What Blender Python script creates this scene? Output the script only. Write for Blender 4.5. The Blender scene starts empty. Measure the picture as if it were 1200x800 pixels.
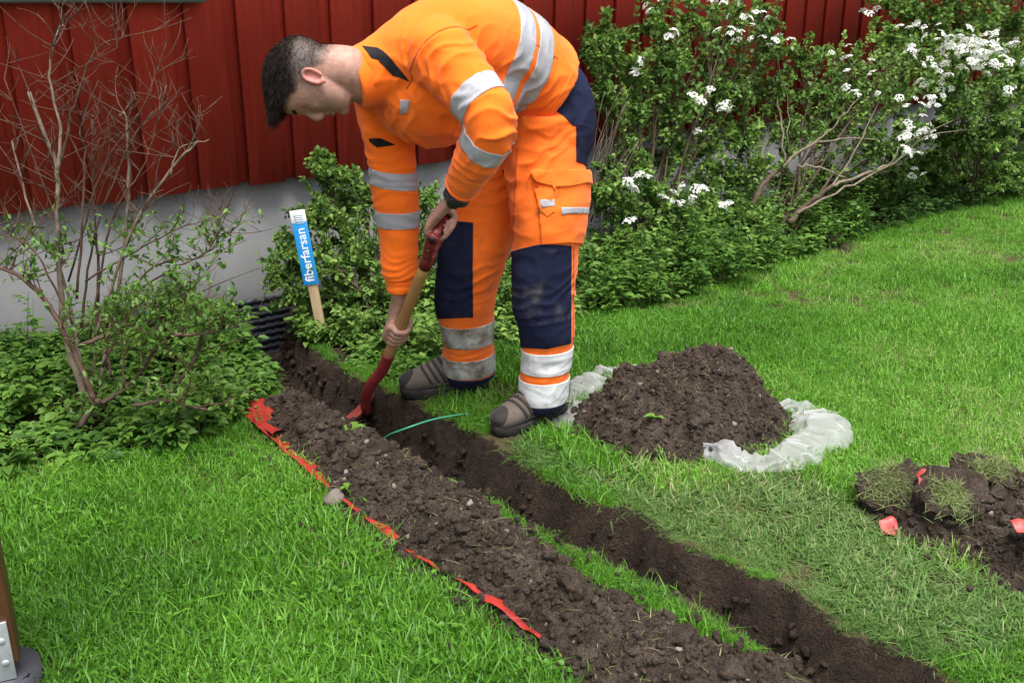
import bpy, bmesh, math, random
import numpy as np
from mathutils import Vector, Matrix

# ------------------------------------------------------------------ camera, sky, sun, exposure
SC = bpy.context.scene
COL = SC.collection
F, PITCH, CAMH = 1150.0, math.radians(19.2), 1.32      # focal length in photo pixels, tilt, height in metres
cam_data = bpy.data.cameras.new('camera')
cam_data.sensor_width = 36.0
cam_data.lens = F / 1200.0 * 36.0
cam_data.clip_start, cam_data.clip_end = 0.05, 500.0
cam = bpy.data.objects.new('camera', cam_data)
cam.location = (0, 0, CAMH)
cam.rotation_euler = (math.radians(90) - PITCH, 0, 0)
COL.objects.link(cam)
SC.camera = cam

SUN_EL, SUN_AZ = math.radians(72), math.radians(165)   # azimuth clockwise from +Y
world = bpy.data.worlds.new('World')
SC.world = world
world.use_nodes = True
wn = world.node_tree.nodes
sky = wn.new('ShaderNodeTexSky')
sky.sky_type = 'NISHITA'
sky.sun_disc = False
sky.sun_elevation, sky.sun_rotation = SUN_EL, SUN_AZ
sky.air_density, sky.dust_density, sky.ozone_density = 1.0, 3.0, 1.0
wn['Background'].inputs['Strength'].default_value = 0.10
hs = wn.new('ShaderNodeHueSaturation')                  # cloud cover: the sky's own light, nearly white
hs.inputs['Saturation'].default_value = 0.35
world.node_tree.links.new(sky.outputs[0], hs.inputs['Color'])
world.node_tree.links.new(hs.outputs[0], wn['Background'].inputs['Color'])

sun_data = bpy.data.lights.new('sun', 'SUN')
sun_data.energy = 1.5
sun_data.angle = math.radians(30)
sun_data.color = (1.0, 0.97, 0.92)
sun = bpy.data.objects.new('sun', sun_data)
sd = Vector((math.sin(SUN_AZ) * math.cos(SUN_EL), math.cos(SUN_AZ) * math.cos(SUN_EL), math.sin(SUN_EL)))
sun.rotation_euler = (-sd).to_track_quat('-Z', 'Y').to_euler()
sun.location = (2, -3, 6)
COL.objects.link(sun)

vs = SC.view_settings
vs.view_transform, vs.look, vs.exposure, vs.gamma = 'Standard', 'None', 1.8, 1.0
vs.use_curve_mapping = False

# ------------------------------------------------------------------ helpers: geometry
rng = np.random.default_rng(7)
random.seed(7)
CP, SP = math.cos(PITCH), math.sin(PITCH)
CAM = np.array([0, 0, CAMH])

def ray(px, py):
    u, v = (px - 600) / F, -(py - 400) / F
    return np.array([u, CP + v * SP, -SP + v * CP])

def ground_at(px, py, z=0.0):
    d = ray(px, py)
    return CAM + d * ((z - CAMH) / d[2])

def at(px, py, y):
    d = ray(px, py)
    return CAM + d * (y / d[1])

WALL_A = math.radians(50.55)
W0 = ground_at(290, 365)
WD = np.array([math.sin(WALL_A), math.cos(WALL_A), 0])      # along the house wall, away to the right
WN = np.array([math.cos(WALL_A), -math.sin(WALL_A), 0])     # out of the wall

def on_wall(px, py, off=0.0):
    d = ray(px, py)
    return CAM + d * (((W0 + WN * off - CAM) @ WN) / (d @ WN))

def wall_pt(t, off, z):
    return W0 + WD * t + WN * off + np.array([0, 0, z])

def unit(v):
    v = np.asarray(v, float)
    return v / (np.linalg.norm(v) + 1e-12)

def _hash(i, j, k, s):
    h = (i * 374761393 + j * 668265263 + k * 2147483647 + s * 974634777) & 0xFFFFFFFF
    h = ((h ^ (h >> 13)) * 1274126177) & 0xFFFFFFFF
    h = (h ^ (h >> 16)) & 0xFFFFFF
    return h / float(0xFFFFFF) * 2 - 1

def vnoise(p, seed=0):
    p = np.asarray(p, float)
    if p.shape[1] == 2:
        p = np.column_stack([p, np.zeros(len(p))])
    b = np.floor(p).astype(np.int64)
    f = p - b
    f = f * f * (3 - 2 * f)
    out = np.zeros(len(p))
    for di in (0, 1):
        for dj in (0, 1):
            for dk in (0, 1):
                w = (f[:, 0] if di else 1 - f[:, 0]) * (f[:, 1] if dj else 1 - f[:, 1]) * (f[:, 2] if dk else 1 - f[:, 2])
                out += w * _hash(b[:, 0] + di, b[:, 1] + dj, b[:, 2] + dk, seed)
    return out

def fbm(p, octaves=4, seed=0):
    p = np.asarray(p, float)
    out, a = np.zeros(len(p)), 1.0
    for o in range(octaves):
        out += a * vnoise(p * 2 ** o + o * 17.3, seed + o)
        a *= 0.5
    return out

def poly_sdf(pts, poly):
    """signed distance of 2-D points to a closed polygon, negative inside"""
    pts, poly = np.asarray(pts, float), np.asarray(poly, float)
    d = np.full(len(pts), 1e9)
    inside = np.zeros(len(pts), bool)
    n = len(poly)
    for i in range(n):
        a, b = poly[i], poly[(i + 1) % n]
        e, w = b - a, pts - a
        t = np.clip((w @ e) / (e @ e + 1e-12), 0, 1)
        d = np.minimum(d, np.hypot(*(w - t[:, None] * e).T))
        c = ((a[1] > pts[:, 1]) != (b[1] > pts[:, 1])) & (pts[:, 0] < (b[0] - a[0]) * (pts[:, 1] - a[1]) / (b[1] - a[1] + 1e-12) + a[0])
        inside ^= c
    return np.where(inside, -d, d)

def sstep(e0, e1, x):
    t = np.clip((x - e0) / (e1 - e0), 0, 1)
    return t * t * (3 - 2 * t)

def catmull(pts, n):
    """resample rows of pts with a Catmull-Rom spline, n steps per span"""
    p = np.asarray(pts, float)
    q = np.vstack([2 * p[0] - p[1], p, 2 * p[-1] - p[-2]])
    out = []
    for i in range(len(p) - 1):
        a, b, c, d = q[i:i + 4]
        for k in range(n):
            t = k / n
            out.append(0.5 * (2 * b + (c - a) * t + (2 * a - 5 * b + 4 * c - d) * t * t + (3 * b - a - 3 * c + d) * t ** 3))
    out.append(p[-1])
    return np.array(out)

def mesh_np(name, V, Fc, smooth=True, attrs=None):
    """mesh from a vertex array and face arrays (one array or a list of arrays of equal-sided faces)"""
    V = np.asarray(V, np.float32)
    groups = Fc if isinstance(Fc, list) else [Fc]
    groups = [np.asarray(g, np.int32) for g in groups if len(g)]
    me = bpy.data.meshes.new(name)
    me.vertices.add(len(V))
    me.vertices.foreach_set('co', V.ravel())
    loops = np.concatenate([g.ravel() for g in groups])
    tot = np.concatenate([np.full(len(g), g.shape[1], np.int32) for g in groups])
    me.loops.add(len(loops))
    me.loops.foreach_set('vertex_index', loops)
    me.polygons.add(len(tot))
    me.polygons.foreach_set('loop_start', np.concatenate([[0], np.cumsum(tot)[:-1]]).astype(np.int32))
    me.polygons.foreach_set('loop_total', tot)
    if smooth:
        me.polygons.foreach_set('use_smooth', np.ones(len(tot), bool))
    for k, v in (attrs or {}).items():
        a = me.attributes.new(k, 'FLOAT', 'POINT')
        a.data.foreach_set('value', np.asarray(v, np.float32))
    me.update(calc_edges=True)
    me.validate()
    return me

class Bag:
    """collects triangles/quads that end up in one mesh"""
    def __init__(self):
        self.v, self.f, self.n, self.a = [], {3: [], 4: []}, 0, []
    def add(self, V, *faces, var=0.0):
        V = np.asarray(V, float)
        for f in faces:
            f = np.asarray(f, int)
            if len(f):
                self.f[f.shape[1]].append(f + self.n)
        self.v.append(V)
        self.a.append(np.broadcast_to(np.asarray(var, float), (len(V),)))
        self.n += len(V)
    def mesh(self, name, smooth=True):
        fs = [np.vstack(self.f[k]) for k in (3, 4) if self.f[k]]
        return mesh_np(name, np.vstack(self.v), fs, smooth, {'var': np.concatenate(self.a)})

def link(name, me, mat=None, parent=None):
    o = bpy.data.objects.new(name, me)
    COL.objects.link(o)
    if mat is not None and me is not None:
        me.materials.clear()
        me.materials.append(mat)
    if parent is not None:
        o.parent = parent
    return o

def tag(o, label=None, cat=None, group=None, kind=None):
    for k, v in (('label', label), ('category', cat), ('group', group), ('kind', kind)):
        if v:
            o[k] = v
    return o

def empty(name, loc=(0, 0, 0)):
    o = bpy.data.objects.new(name, None)
    o.location = loc
    o.empty_display_size = 0.1
    COL.objects.link(o)
    return o

def part(name, me, mat, root):
    """a mesh in world coordinates that becomes a part of a root whose origin sits elsewhere"""
    o = link(name, me, mat, root)
    off = Vector((0, 0, 0))
    r = root
    while r is not None:
        off += r.location
        r = r.parent
    o.location = -off
    return o

def tube(path, radii, sides=6, cap=True):
    """vertices and faces of a round tube along a path"""
    P = np.asarray(path, float)
    R = np.broadcast_to(np.asarray(radii, float), (len(P),))
    T = np.gradient(P, axis=0)
    T /= np.linalg.norm(T, axis=1)[:, None] + 1e-12
    ref = np.array([0.31, 0.17, 0.93]) if abs(T[0] @ np.array([0.31, 0.17, 0.93])) < 0.9 else np.array([0.9, -0.3, 0.1])
    A = np.empty_like(P)
    a = ref
    for i in range(len(P)):
        a = unit(a - T[i] * (a @ T[i]))
        A[i] = a
    B = np.cross(T, A)
    th = np.arange(sides) / sides * 2 * np.pi
    V = P[:, None] + R[:, None, None] * (np.cos(th)[None, :, None] * A[:, None] + np.sin(th)[None, :, None] * B[:, None])
    V = V.reshape(-1, 3)
    i, j = np.meshgrid(np.arange(len(P) - 1), np.arange(sides), indexing='ij')
    i, j = i.ravel(), j.ravel()
    k = (j + 1) % sides
    Q = np.column_stack([i * sides + j, i * sides + k, (i + 1) * sides + k, (i + 1) * sides + j])
    tri = np.zeros((0, 3), int)
    if cap:
        n = len(V)
        V = np.vstack([V, P[0], P[-1]])
        jj = np.arange(sides)
        kk = (jj + 1) % sides
        e = (len(P) - 1) * sides
        tri = np.vstack([np.column_stack([np.full(sides, n), kk, jj]), np.column_stack([np.full(sides, n + 1), e + jj, e + kk])])
    return V, tri, Q

def loft(rings, n=6, seg=28, power=2.0):
    """closed body through elliptical rings (centre, half width, half depth, width direction)"""
    rows = np.array([np.concatenate([c, [ra, rb], unit(a)]) for c, ra, rb, a in rings])
    R = catmull(rows, n)
    P, ra, rb, A = R[:, :3], R[:, 3], R[:, 4], R[:, 5:8]
    T = np.gradient(P, axis=0)
    T /= np.linalg.norm(T, axis=1)[:, None] + 1e-12
    A = A - T * np.sum(A * T, 1)[:, None]
    A /= np.linalg.norm(A, axis=1)[:, None] + 1e-12
    B = np.cross(T, A)
    th = np.arange(seg) / seg * 2 * np.pi
    c, s = np.cos(th), np.sin(th)
    c, s = np.sign(c) * np.abs(c) ** (2 / power), np.sign(s) * np.abs(s) ** (2 / power)
    V = (P[:, None] + ra[:, None, None] * c[None, :, None] * A[:, None] + rb[:, None, None] * s[None, :, None] * B[:, None]).reshape(-1, 3)
    i, j = np.meshgrid(np.arange(len(P) - 1), np.arange(seg), indexing='ij')
    i, j = i.ravel(), j.ravel()
    k = (j + 1) % seg
    Q = np.column_stack([i * seg + j, i * seg + k, (i + 1) * seg + k, (i + 1) * seg + j])
    m = len(V)
    V = np.vstack([V, P[0], P[-1]])
    jj = np.arange(seg)
    kk = (jj + 1) % seg
    e = (len(P) - 1) * seg
    tri = np.vstack([np.column_stack([np.full(seg, m), kk, jj]), np.column_stack([np.full(seg, m + 1), e + jj, e + kk])])
    return V, tri, Q

def _ico(sub):
    bm = bmesh.new()
    bmesh.ops.create_icosphere(bm, subdivisions=sub, radius=1.0)
    bm.verts.ensure_lookup_table()
    V = np.array([v.co[:] for v in bm.verts])
    Fc = np.array([[v.index for v in f.verts] for f in bm.faces])
    bm.free()
    return V, Fc
ICO1, ICO2, ICO3 = _ico(1), _ico(2), _ico(3)

def ellipsoid(c, axes):
    """axes: three vectors"""
    V = ICO3[0] @ np.asarray(axes, float) + np.asarray(c, float)
    return V, ICO3[1], np.zeros((0, 4), int)

def box_vf(c, ax, ay, az):
    c, ax, ay, az = (np.asarray(q, float) for q in (c, ax, ay, az))
    V = np.array([c + sx * ax + sy * ay + sz * az for sz in (-1, 1) for sx, sy in ((-1, -1), (1, -1), (1, 1), (-1, 1))])
    Q = np.array([[3, 2, 1, 0], [4, 5, 6, 7], [0, 1, 5, 4], [1, 2, 6, 5], [2, 3, 7, 6], [3, 0, 4, 7]])
    if np.linalg.det(np.array([ax, ay, az])) < 0:
        Q = Q[:, ::-1]
    return V, np.zeros((0, 3), int), Q

def bevelled(me, width, segments=2):
    bm = bmesh.new()
    bm.from_mesh(me)
    bmesh.ops.bevel(bm, geom=list(bm.edges), offset=width, segments=segments, affect='EDGES', profile=0.6)
    bm.to_mesh(me)
    bm.free()
    return me

# ------------------------------------------------------------------ helpers: materials
def _nodes(name):
    m = bpy.data.materials.new(name)
    m.use_nodes = True
    nt = m.node_tree
    return m, nt, nt.nodes['Principled BSDF'], nt.nodes['Material Output']

def _noise(nt, scale, detail=4, rough=0.6, coord='Object', stretch=None):
    tc = nt.nodes.new('ShaderNodeTexCoord')
    n = nt.nodes.new('ShaderNodeTexNoise')
    n.inputs['Scale'].default_value = scale
    n.inputs['Detail'].default_value = detail
    n.inputs['Roughness'].default_value = rough
    src = tc.outputs[coord]
    if stretch:
        mp = nt.nodes.new('ShaderNodeMapping')
        mp.inputs['Scale'].default_value = stretch
        nt.links.new(src, mp.inputs['Vector'])
        src = mp.outputs[0]
    nt.links.new(src, n.inputs['Vector'])
    return n.outputs['Fac']

def _ramp(nt, fac, stops):
    r = nt.nodes.new('ShaderNodeValToRGB')
    el = r.color_ramp.elements
    while len(el) < len(stops):
        el.new(0.5)
    for e, (p, c) in zip(el, stops):
        e.position = p
        e.color = (*c, 1)
    nt.links.new(fac, r.inputs[0])
    return r.outputs[0]

def _bump(nt, bsdf, height, strength, dist):
    b = nt.nodes.new('ShaderNodeBump')
    b.inputs['Strength'].default_value = strength
    b.inputs['Distance'].default_value = dist
    nt.links.new(height, b.inputs['Height'])
    prev = bsdf.inputs['Normal'].links
    if prev:
        nt.links.new(prev[0].from_socket, b.inputs['Normal'])
    nt.links.new(b.outputs[0], bsdf.inputs['Normal'])

def surface(name, stops, rough=0.7, scale=8, detail=5, bumps=(), metallic=0.0, spec=0.3, sheen=0.0, stretch=None, nrough=0.6):
    m, nt, b, _ = _nodes(name)
    nt.links.new(_ramp(nt, _noise(nt, scale, detail, nrough, stretch=stretch), stops), b.inputs['Base Color'])
    b.inputs['Roughness'].default_value = rough
    b.inputs['Metallic'].default_value = metallic
    b.inputs['Specular IOR Level'].default_value = spec
    b.inputs['Sheen Weight'].default_value = sheen
    for sc, st, di in bumps:
        _bump(nt, b, _noise(nt, sc, 5, 0.65, stretch=stretch), st, di)
    return m

def leafy(name, dark, light, rough=0.5, trans=0.38, spec=0.35, instancer=None):
    """leaf colour runs from dark to light by the per-leaf attribute 'var'"""
    m, nt, b, out = _nodes(name)
    a = nt.nodes.new('ShaderNodeAttribute')
    a.attribute_name = 'var'
    fac = a.outputs['Fac']
    if instancer:
        g = nt.nodes.new('ShaderNodeAttribute')
        g.attribute_type = 'INSTANCER'
        g.attribute_name = instancer
        mx = nt.nodes.new('ShaderNodeMath')
        mx.operation = 'MULTIPLY_ADD'
        nt.links.new(fac, mx.inputs[0])
        mx.inputs[1].default_value = 0.6
        nt.links.new(g.outputs['Fac'], mx.inputs[2])
        fac = mx.outputs[0]
    stops = [(0.0, dark), (1.0, light)] if not isinstance(dark, list) else dark
    c = _ramp(nt, fac, stops)
    nt.links.new(c, b.inputs['Base Color'])
    b.inputs['Roughness'].default_value = rough
    b.inputs['Specular IOR Level'].default_value = spec
    t = nt.nodes.new('ShaderNodeBsdfTranslucent')
    nt.links.new(c, t.inputs['Color'])
    ms = nt.nodes.new('ShaderNodeMixShader')
    ms.inputs[0].default_value = trans
    nt.links.new(b.outputs[0], ms.inputs[1])
    nt.links.new(t.outputs[0], ms.inputs[2])
    nt.links.new(ms.outputs[0], out.inputs['Surface'])
    return m

M = {}
M['soil'] = surface('soil', [(0.25, (0.046, 0.032, 0.024)), (0.48, (0.120, 0.087, 0.066)), (0.75, (0.275, 0.212, 0.168))], 0.95, 16, 8, [(60, 1.0, 0.02), (240, 1.0, 0.008)], spec=0.15, nrough=0.75)
M['soil_damp'] = surface('soil_damp', [(0.25, (0.026, 0.017, 0.012)), (0.5, (0.072, 0.048, 0.034)), (0.78, (0.165, 0.115, 0.083))], 0.9, 10, 8, [(30, 1.0, 0.03), (120, 1.0, 0.012)], spec=0.2, nrough=0.75)
M['bed_soil'] = surface('bed_soil', [(0.3, (0.012, 0.009, 0.006)), (0.7, (0.04, 0.03, 0.018))], 0.95, 20, 6, [(50, 0.9, 0.012)], spec=0.1)
M['turf'] = surface('turf', [(0.3, (0.035, 0.030, 0.014)), (0.55, (0.065, 0.055, 0.026)), (0.8, (0.11, 0.095, 0.05))], 0.95, 14, 6, [(80, 0.8, 0.01)], spec=0.1)
M['red_paint'] = surface('red_paint', [(0.25, (0.255, 0.020, 0.011)), (0.5, (0.320, 0.027, 0.015)), (0.8, (0.40, 0.044, 0.027))], 0.62, 3, 8, [(30, 0.35, 0.003), (150, 0.25, 0.001)], spec=0.25, stretch=(14, 14, 1))
nt_ = M['red_paint'].node_tree
b_ = nt_.nodes['Principled BSDF']
src = b_.inputs['Base Color'].links[0].from_socket
oi, mr, hv = nt_.nodes.new('ShaderNodeObjectInfo'), nt_.nodes.new('ShaderNodeMapRange'), nt_.nodes.new('ShaderNodeHueSaturation')
mr.inputs['To Min'].default_value, mr.inputs['To Max'].default_value = 0.86, 1.14
nt_.links.new(oi.outputs['Random'], mr.inputs['Value'])
nt_.links.new(mr.outputs[0], hv.inputs['Value'])
nt_.links.new(src, hv.inputs['Color'])
nt_.links.new(hv.outputs[0], b_.inputs['Base Color'])
M['concrete'] = surface('concrete', [(0.3, (0.155, 0.155, 0.155)), (0.7, (0.205, 0.205, 0.204))], 0.9, 3.5, 8, [(40, 0.3, 0.004), (200, 0.3, 0.002)], spec=0.2)
M['bark'] = surface('bark', [(0.3, (0.045, 0.031, 0.021)), (0.7, (0.12, 0.086, 0.058))], 0.85, 25, 5, [(120, 0.6, 0.003)], spec=0.15)
M['pale_bark'] = surface('pale_bark', [(0.3, (0.10, 0.078, 0.056)), (0.7, (0.235, 0.19, 0.14))], 0.8, 25, 5, [(120, 0.6, 0.003)], spec=0.15)
M['dead_twig'] = surface('dead_twig', [(0.3, (0.055, 0.031, 0.022)), (0.7, (0.13, 0.080, 0.056))], 0.85, 25, 5, [(120, 0.6, 0.002)], spec=0.15)
M['grey_stone'] = surface('grey_stone', [(0.3, (0.10, 0.08, 0.068)), (0.7, (0.21, 0.175, 0.15))], 0.85, 12, 7, [(50, 0.5, 0.004)], spec=0.2)

# ------------------------------------------------------------------ outlines on the ground (photo pixels turned into ground points)
def gpoly(pts):
    return np.array([ground_at(*p)[:2] for p in pts])
LIP_R = [(1190, 850), (1110, 805), (1072, 776), (1040, 765), (985, 738), (915, 692), (850, 660), (800, 642), (745, 605), (690, 590), (640, 562),
         (590, 532), (552, 508), (500, 483), (455, 460), (412, 440), (380, 420), (352, 400), (338, 352)]
LIP_L = [(235, 368), (262, 400), (300, 436), (345, 466), (400, 490), (450, 514), (500, 545), (560, 580), (610, 608), (660, 630), (720, 660),
         (780, 690), (835, 713), (890, 754), (930, 782), (975, 815), (1040, 865)]
TRENCH = gpoly(LIP_R + LIP_L)
MOUND = gpoly([(303, 480), (314, 512), (369, 571), (421, 617), (482, 664), (542, 703), (600, 745), (650, 781), (700, 823), (800, 880), (1060, 872), (1000, 835),
               (950, 808), (880, 780), (800, 742), (720, 698), (660, 664), (600, 618), (540, 580), (480, 540), (420, 503), (350, 470)])
PILE = gpoly([(662, 505), (700, 530), (770, 546), (850, 543), (915, 522), (930, 495), (900, 465), (830, 448), (750, 448), (690, 465)])
SPOIL = gpoly([(1013, 602), (1030, 575), (1070, 565), (1120, 572), (1170, 570), (1230, 600), (1290, 670), (1310, 760), (1230, 712), (1185, 690), (1130, 655), (1070, 635)])
BED_L = gpoly([(-420, 660), (-100, 590), (0, 575), (90, 548), (180, 545), (245, 520), (285, 490), (310, 440), (262, 400), (235, 340), (-420, 420)])
BED_R = np.array([ground_at(*p)[:2] for p in [(345, 390), (385, 428), (470, 430), (560, 418), (640, 398), (700, 372), (780, 352), (850, 335), (930, 305), (1010, 282), (1100, 252), (1200, 232), (1330, 205)]]
                 + [wall_pt(11.5, 0.3, 0)[:2], wall_pt(11.5, -0.2, 0)[:2], wall_pt(-0.1, -0.2, 0)[:2]])
WORN = gpoly([(560, 505), (590, 520), (660, 525), (760, 556), (900, 560), (985, 575), (1050, 640), (1130, 672), (1230, 730), (1230, 840), (1110, 800), (1040, 762), (915, 688), (800, 638), (690, 586), (600, 535)])

# ------------------------------------------------------------------ ground: one sheet, split where turf, trench and beds meet
def axis(a, b, step, lo, hi):
    fine = np.arange(a, b + step / 2, step)
    left, right, w = [], [], step
    x = a
    while x > lo:
        w = min(w * 1.15, 0.10) if x > a - 5 else w * 1.35
        x -= w
        left.append(x)
    w, x = step, fine[-1]
    while x < hi:
        w = min(w * 1.15, 0.10) if x < b + 5 else w * 1.35
        x += w
        right.append(x)
    return np.concatenate([left[::-1], fine, right])
GA = math.radians(-44)                                   # the sheet's grid runs along the trench
GR = np.array([[math.cos(GA), -math.sin(GA)], [math.sin(GA), math.cos(GA)]])
TL = TRENCH @ GR
gx, gy = axis(TL[:, 0].min() - .05, TL[:, 0].max() + .05, 0.015, -60, 60), axis(TL[:, 1].min() - .08, TL[:, 1].max() + .08, 0.011, -60, 60)
GX, GY = np.meshgrid(gx, gy, indexing='ij')
GP = np.column_stack([GX.ravel(), GY.ravel()]) @ GR.T
tr = poly_sdf(GP, TRENCH) + 0.012 * fbm(GP * 9, 3, 3) + 0.005 * vnoise(GP * 38, 5)
depth_here = 0.21 + 0.03 * vnoise(GP * 4, 9)
GZ = 0.008 * fbm(GP * 1.7, 3, 1)
GZ += np.where(tr < 0.01, -depth_here * sstep(0.012, -0.058, tr) + (0.020 * fbm(GP * 15, 4, 21) + 0.012 * vnoise(GP * 42, 22) + 0.006 * vnoise(GP * 80, 23)) * sstep(0, -0.03, tr), 0)
GZ += np.where((tr > 0) & (tr < 0.06), 0.008 * fbm(GP * 20, 2, 31), 0)

def ground_z(x, y):
    q = np.array([[x, y]], float)
    return float(0.008 * fbm(q * 1.7, 3, 1)[0])

bedl, bedr = poly_sdf(GP, BED_L), poly_sdf(GP, BED_R)
bed = np.minimum(bedl, bedr) + 0.03 * fbm(GP * 6, 3, 41)
GZ += np.where((bed < 0) & (tr > 0), 0.015 * fbm(GP * 8, 3, 42) * sstep(0, -0.08, bed), 0)
GV = np.column_stack([GP, GZ])
nx, ny = len(gx), len(gy)
i, j = np.meshgrid(np.arange(nx - 1), np.arange(ny - 1), indexing='ij')
i, j = i.ravel(), j.ravel()
GQ = np.column_stack([i * ny + j, (i + 1) * ny + j, (i + 1) * ny + j + 1, i * ny + j + 1])
fc_tr, fc_bed = tr[GQ].mean(1), bed[GQ].mean(1)
kind_f = np.where(fc_tr < 0.016 + 0.012 * vnoise(GP[GQ[:, 0]] * 22, 8), 1, np.where(fc_bed < 0, 2, 0))

def sub_mesh(name, V, Q, keep):
    q = Q[keep]
    u, inv = np.unique(q, return_inverse=True)
    return mesh_np(name, V[u], inv.reshape(q.shape))
tag(link('lawn', sub_mesh('lawn', GV, GQ, kind_f == 0), M['turf']), 'trodden soil and turf of the garden lawn', None, kind='structure')
tag(link('trench', sub_mesh('trench', GV, GQ, kind_f == 1), M['soil_damp']), 'narrow freshly dug trench of dark damp soil across the lawn', None, kind='structure')
tag(link('planting_bed', sub_mesh('planting_bed', GV, GQ, kind_f == 2), M['bed_soil']), 'dark soil of the planting bed along the house', None, kind='structure')

def lumps(n, place, size_lo, size_hi, seed, flat=0.75, big=False):
    """n irregular clods; place(n) gives their centres"""
    r = np.random.default_rng(seed)
    base, fc = ICO2 if big else ICO1
    P = place(r, n)
    S = size_lo * (size_hi / size_lo) ** (r.random(n) ** 2.2)
    A = r.normal(size=(n, 3, 3))
    Q, _ = np.linalg.qr(A)
    sc = np.stack([np.ones(n), 0.65 + 0.35 * r.random(n), flat * (0.6 + 0.5 * r.random(n))], 1) * S[:, None]
    V = np.einsum('vk,nk,nkj->nvj', base, sc, Q)
    V *= (1 + 0.55 * vnoise((V / S[:, None, None]).reshape(-1, 3) * 1.9 + np.repeat(P, len(base), 0) * 60, seed)).reshape(n, len(base), 1)
    V += P[:, None] + np.stack([np.zeros(n), np.zeros(n), S * 0.25], 1)[:, None]
    Fc = (fc[None] + (np.arange(n) * len(base))[:, None, None]).reshape(-1, 3)
    return V.reshape(-1, 3), Fc

def grid_z(P):
    """height of the ground sheet at 2-D points"""
    P = np.asarray(P, float) @ GR
    ix = np.clip(np.searchsorted(gx, P[:, 0]), 0, nx - 1)
    iy = np.clip(np.searchsorted(gy, P[:, 1]), 0, ny - 1)
    return GZ.reshape(nx, ny)[ix, iy]

def in_poly(r, n, poly, margin=0.0):
    out = []
    lo, hi = poly.min(0), poly.max(0)
    while sum(len(o) for o in out) < n:
        q = lo + (hi - lo) * r.random((n * 3, 2))
        out.append(q[poly_sdf(q, poly) < margin])
    return np.vstack(out)[:n]

def trench_spots(r, n):
    q = in_poly(r, n, TRENCH, -0.02)
    return np.column_stack([q, grid_z(q)])
V, Fc = lumps(3600, trench_spots, 0.003, 0.020, 51)
tag(link('crumbs_of_soil', mesh_np('trench_crumbs', V, Fc, False), M['soil_damp']), 'loose dark crumbs of soil lying inside the trench', None, kind='stuff')

# ------------------------------------------------------------------ house: concrete foundation, board-on-board red cladding, window
house = empty('house', W0)
tag(house, 'house with red vertical board cladding on a grey concrete foundation', 'house')
T0, T1, CL_Z = -4.5, 12.0, 0.567
tm, tl = (T0 + T1) / 2, (T1 - T0) / 2
V, t3, Q = box_vf(wall_pt(tm, -0.185, 0.03), WD * tl, WN * 0.15, (0, 0, 0.56))
part('foundation', mesh_np('foundation', V, [Q], False), M['concrete'], house)
V, t3, Q = box_vf(wall_pt(tm, -0.16, CL_Z + 0.025 + 1.35), WD * tl, WN * 0.145, (0, 0, 1.33))
wall = part('wall', mesh_np('wall', V, [Q], False), M['red_paint'], house)

def board_mesh(w, th, h):
    """board standing on its end, chamfered front edges; origin at the left foot of its back"""
    c = 0.003
    prof = [(0, 0), (w, 0), (w, th - c), (w - c, th), (c, th), (0, th - c)]
    V = np.array([WD * x + WN * y + np.array([0, 0, z]) for z in (0, h) for x, y in prof])
    side = [[k, (k + 1) % 6, (k + 1) % 6 + 6, k + 6] for k in range(6)]
    me = mesh_np('board', V, [np.array(side)], False)
    bm = bmesh.new()
    bm.from_mesh(me)
    bm.verts.ensure_lookup_table()
    bm.faces.new([bm.verts[k] for k in range(5, -1, -1)])
    bm.faces.new([bm.verts[k] for k in range(6, 12)])
    bmesh.ops.recalc_face_normals(bm, faces=bm.faces)
    bm.to_mesh(me)
    bm.free()
    me.materials.append(M['red_paint'])
    return me
PITCHB = 0.2187
over, under = board_mesh(0.162, 0.022, 2.66), board_mesh(0.115, 0.020, 2.65)
k = 0
t = 0.055 - PITCHB * 20
while t < T1 - 0.25:
    if t > T0:
        for me, dt, off, dz in ((under, 0.131, -0.013, 0.006), (over, 0.0, 0.0085, 0.0)):
            o = link('board', me, None, wall)
            jz = 0.004 * math.sin(k * 7.3)
            o.location = W0 + WD * (t + dt + 0.0015 * math.sin(k * 3.1)) + WN * (off + 0.0012 * math.sin(k * 5.7)) + np.array([0, 0, CL_Z + dz + jz])
            k += 1
    t += PITCHB

M['unseen_eave'] = surface('unseen_eave', [(0.3, (0.30, 0.28, 0.25)), (0.7, (0.42, 0.40, 0.36))], 0.8, 10, 3)
V, t3, Q = box_vf(wall_pt(tm, -0.6, 3.38), WD * (tl + .3), unit(WN - np.array([0, 0, .35])) * 1.25, unit(np.array([0, 0, 1.0]) + WN * .35) * .09)  # unseen roof, added so its overhang keeps sky light off the wall
part('unseen_shade_roof', mesh_np('unseen_shade_roof', V, [Q], False), M['unseen_eave'], house)
M['sill_metal'] = surface('sill_metal', [(0.3, (0.075, 0.09, 0.08)), (0.7, (0.10, 0.115, 0.105))], 0.45, 10, 3, spec=0.5)
M['white_frame'] = surface('white_frame', [(0.3, (0.70, 0.70, 0.67)), (0.7, (0.8, 0.8, 0.77))], 0.5, 10, 3)
mg, ntg, bg, og = _nodes('window_glass')
bg.inputs['Base Color'].default_value = (0.02, 0.025, 0.03, 1)
bg.inputs['Roughness'].default_value = 0.05
M['glass'] = mg
wt0, wt1, wz0, wz1 = -1.42, -0.13, 1.345, 2.45
wb = Bag()
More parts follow.
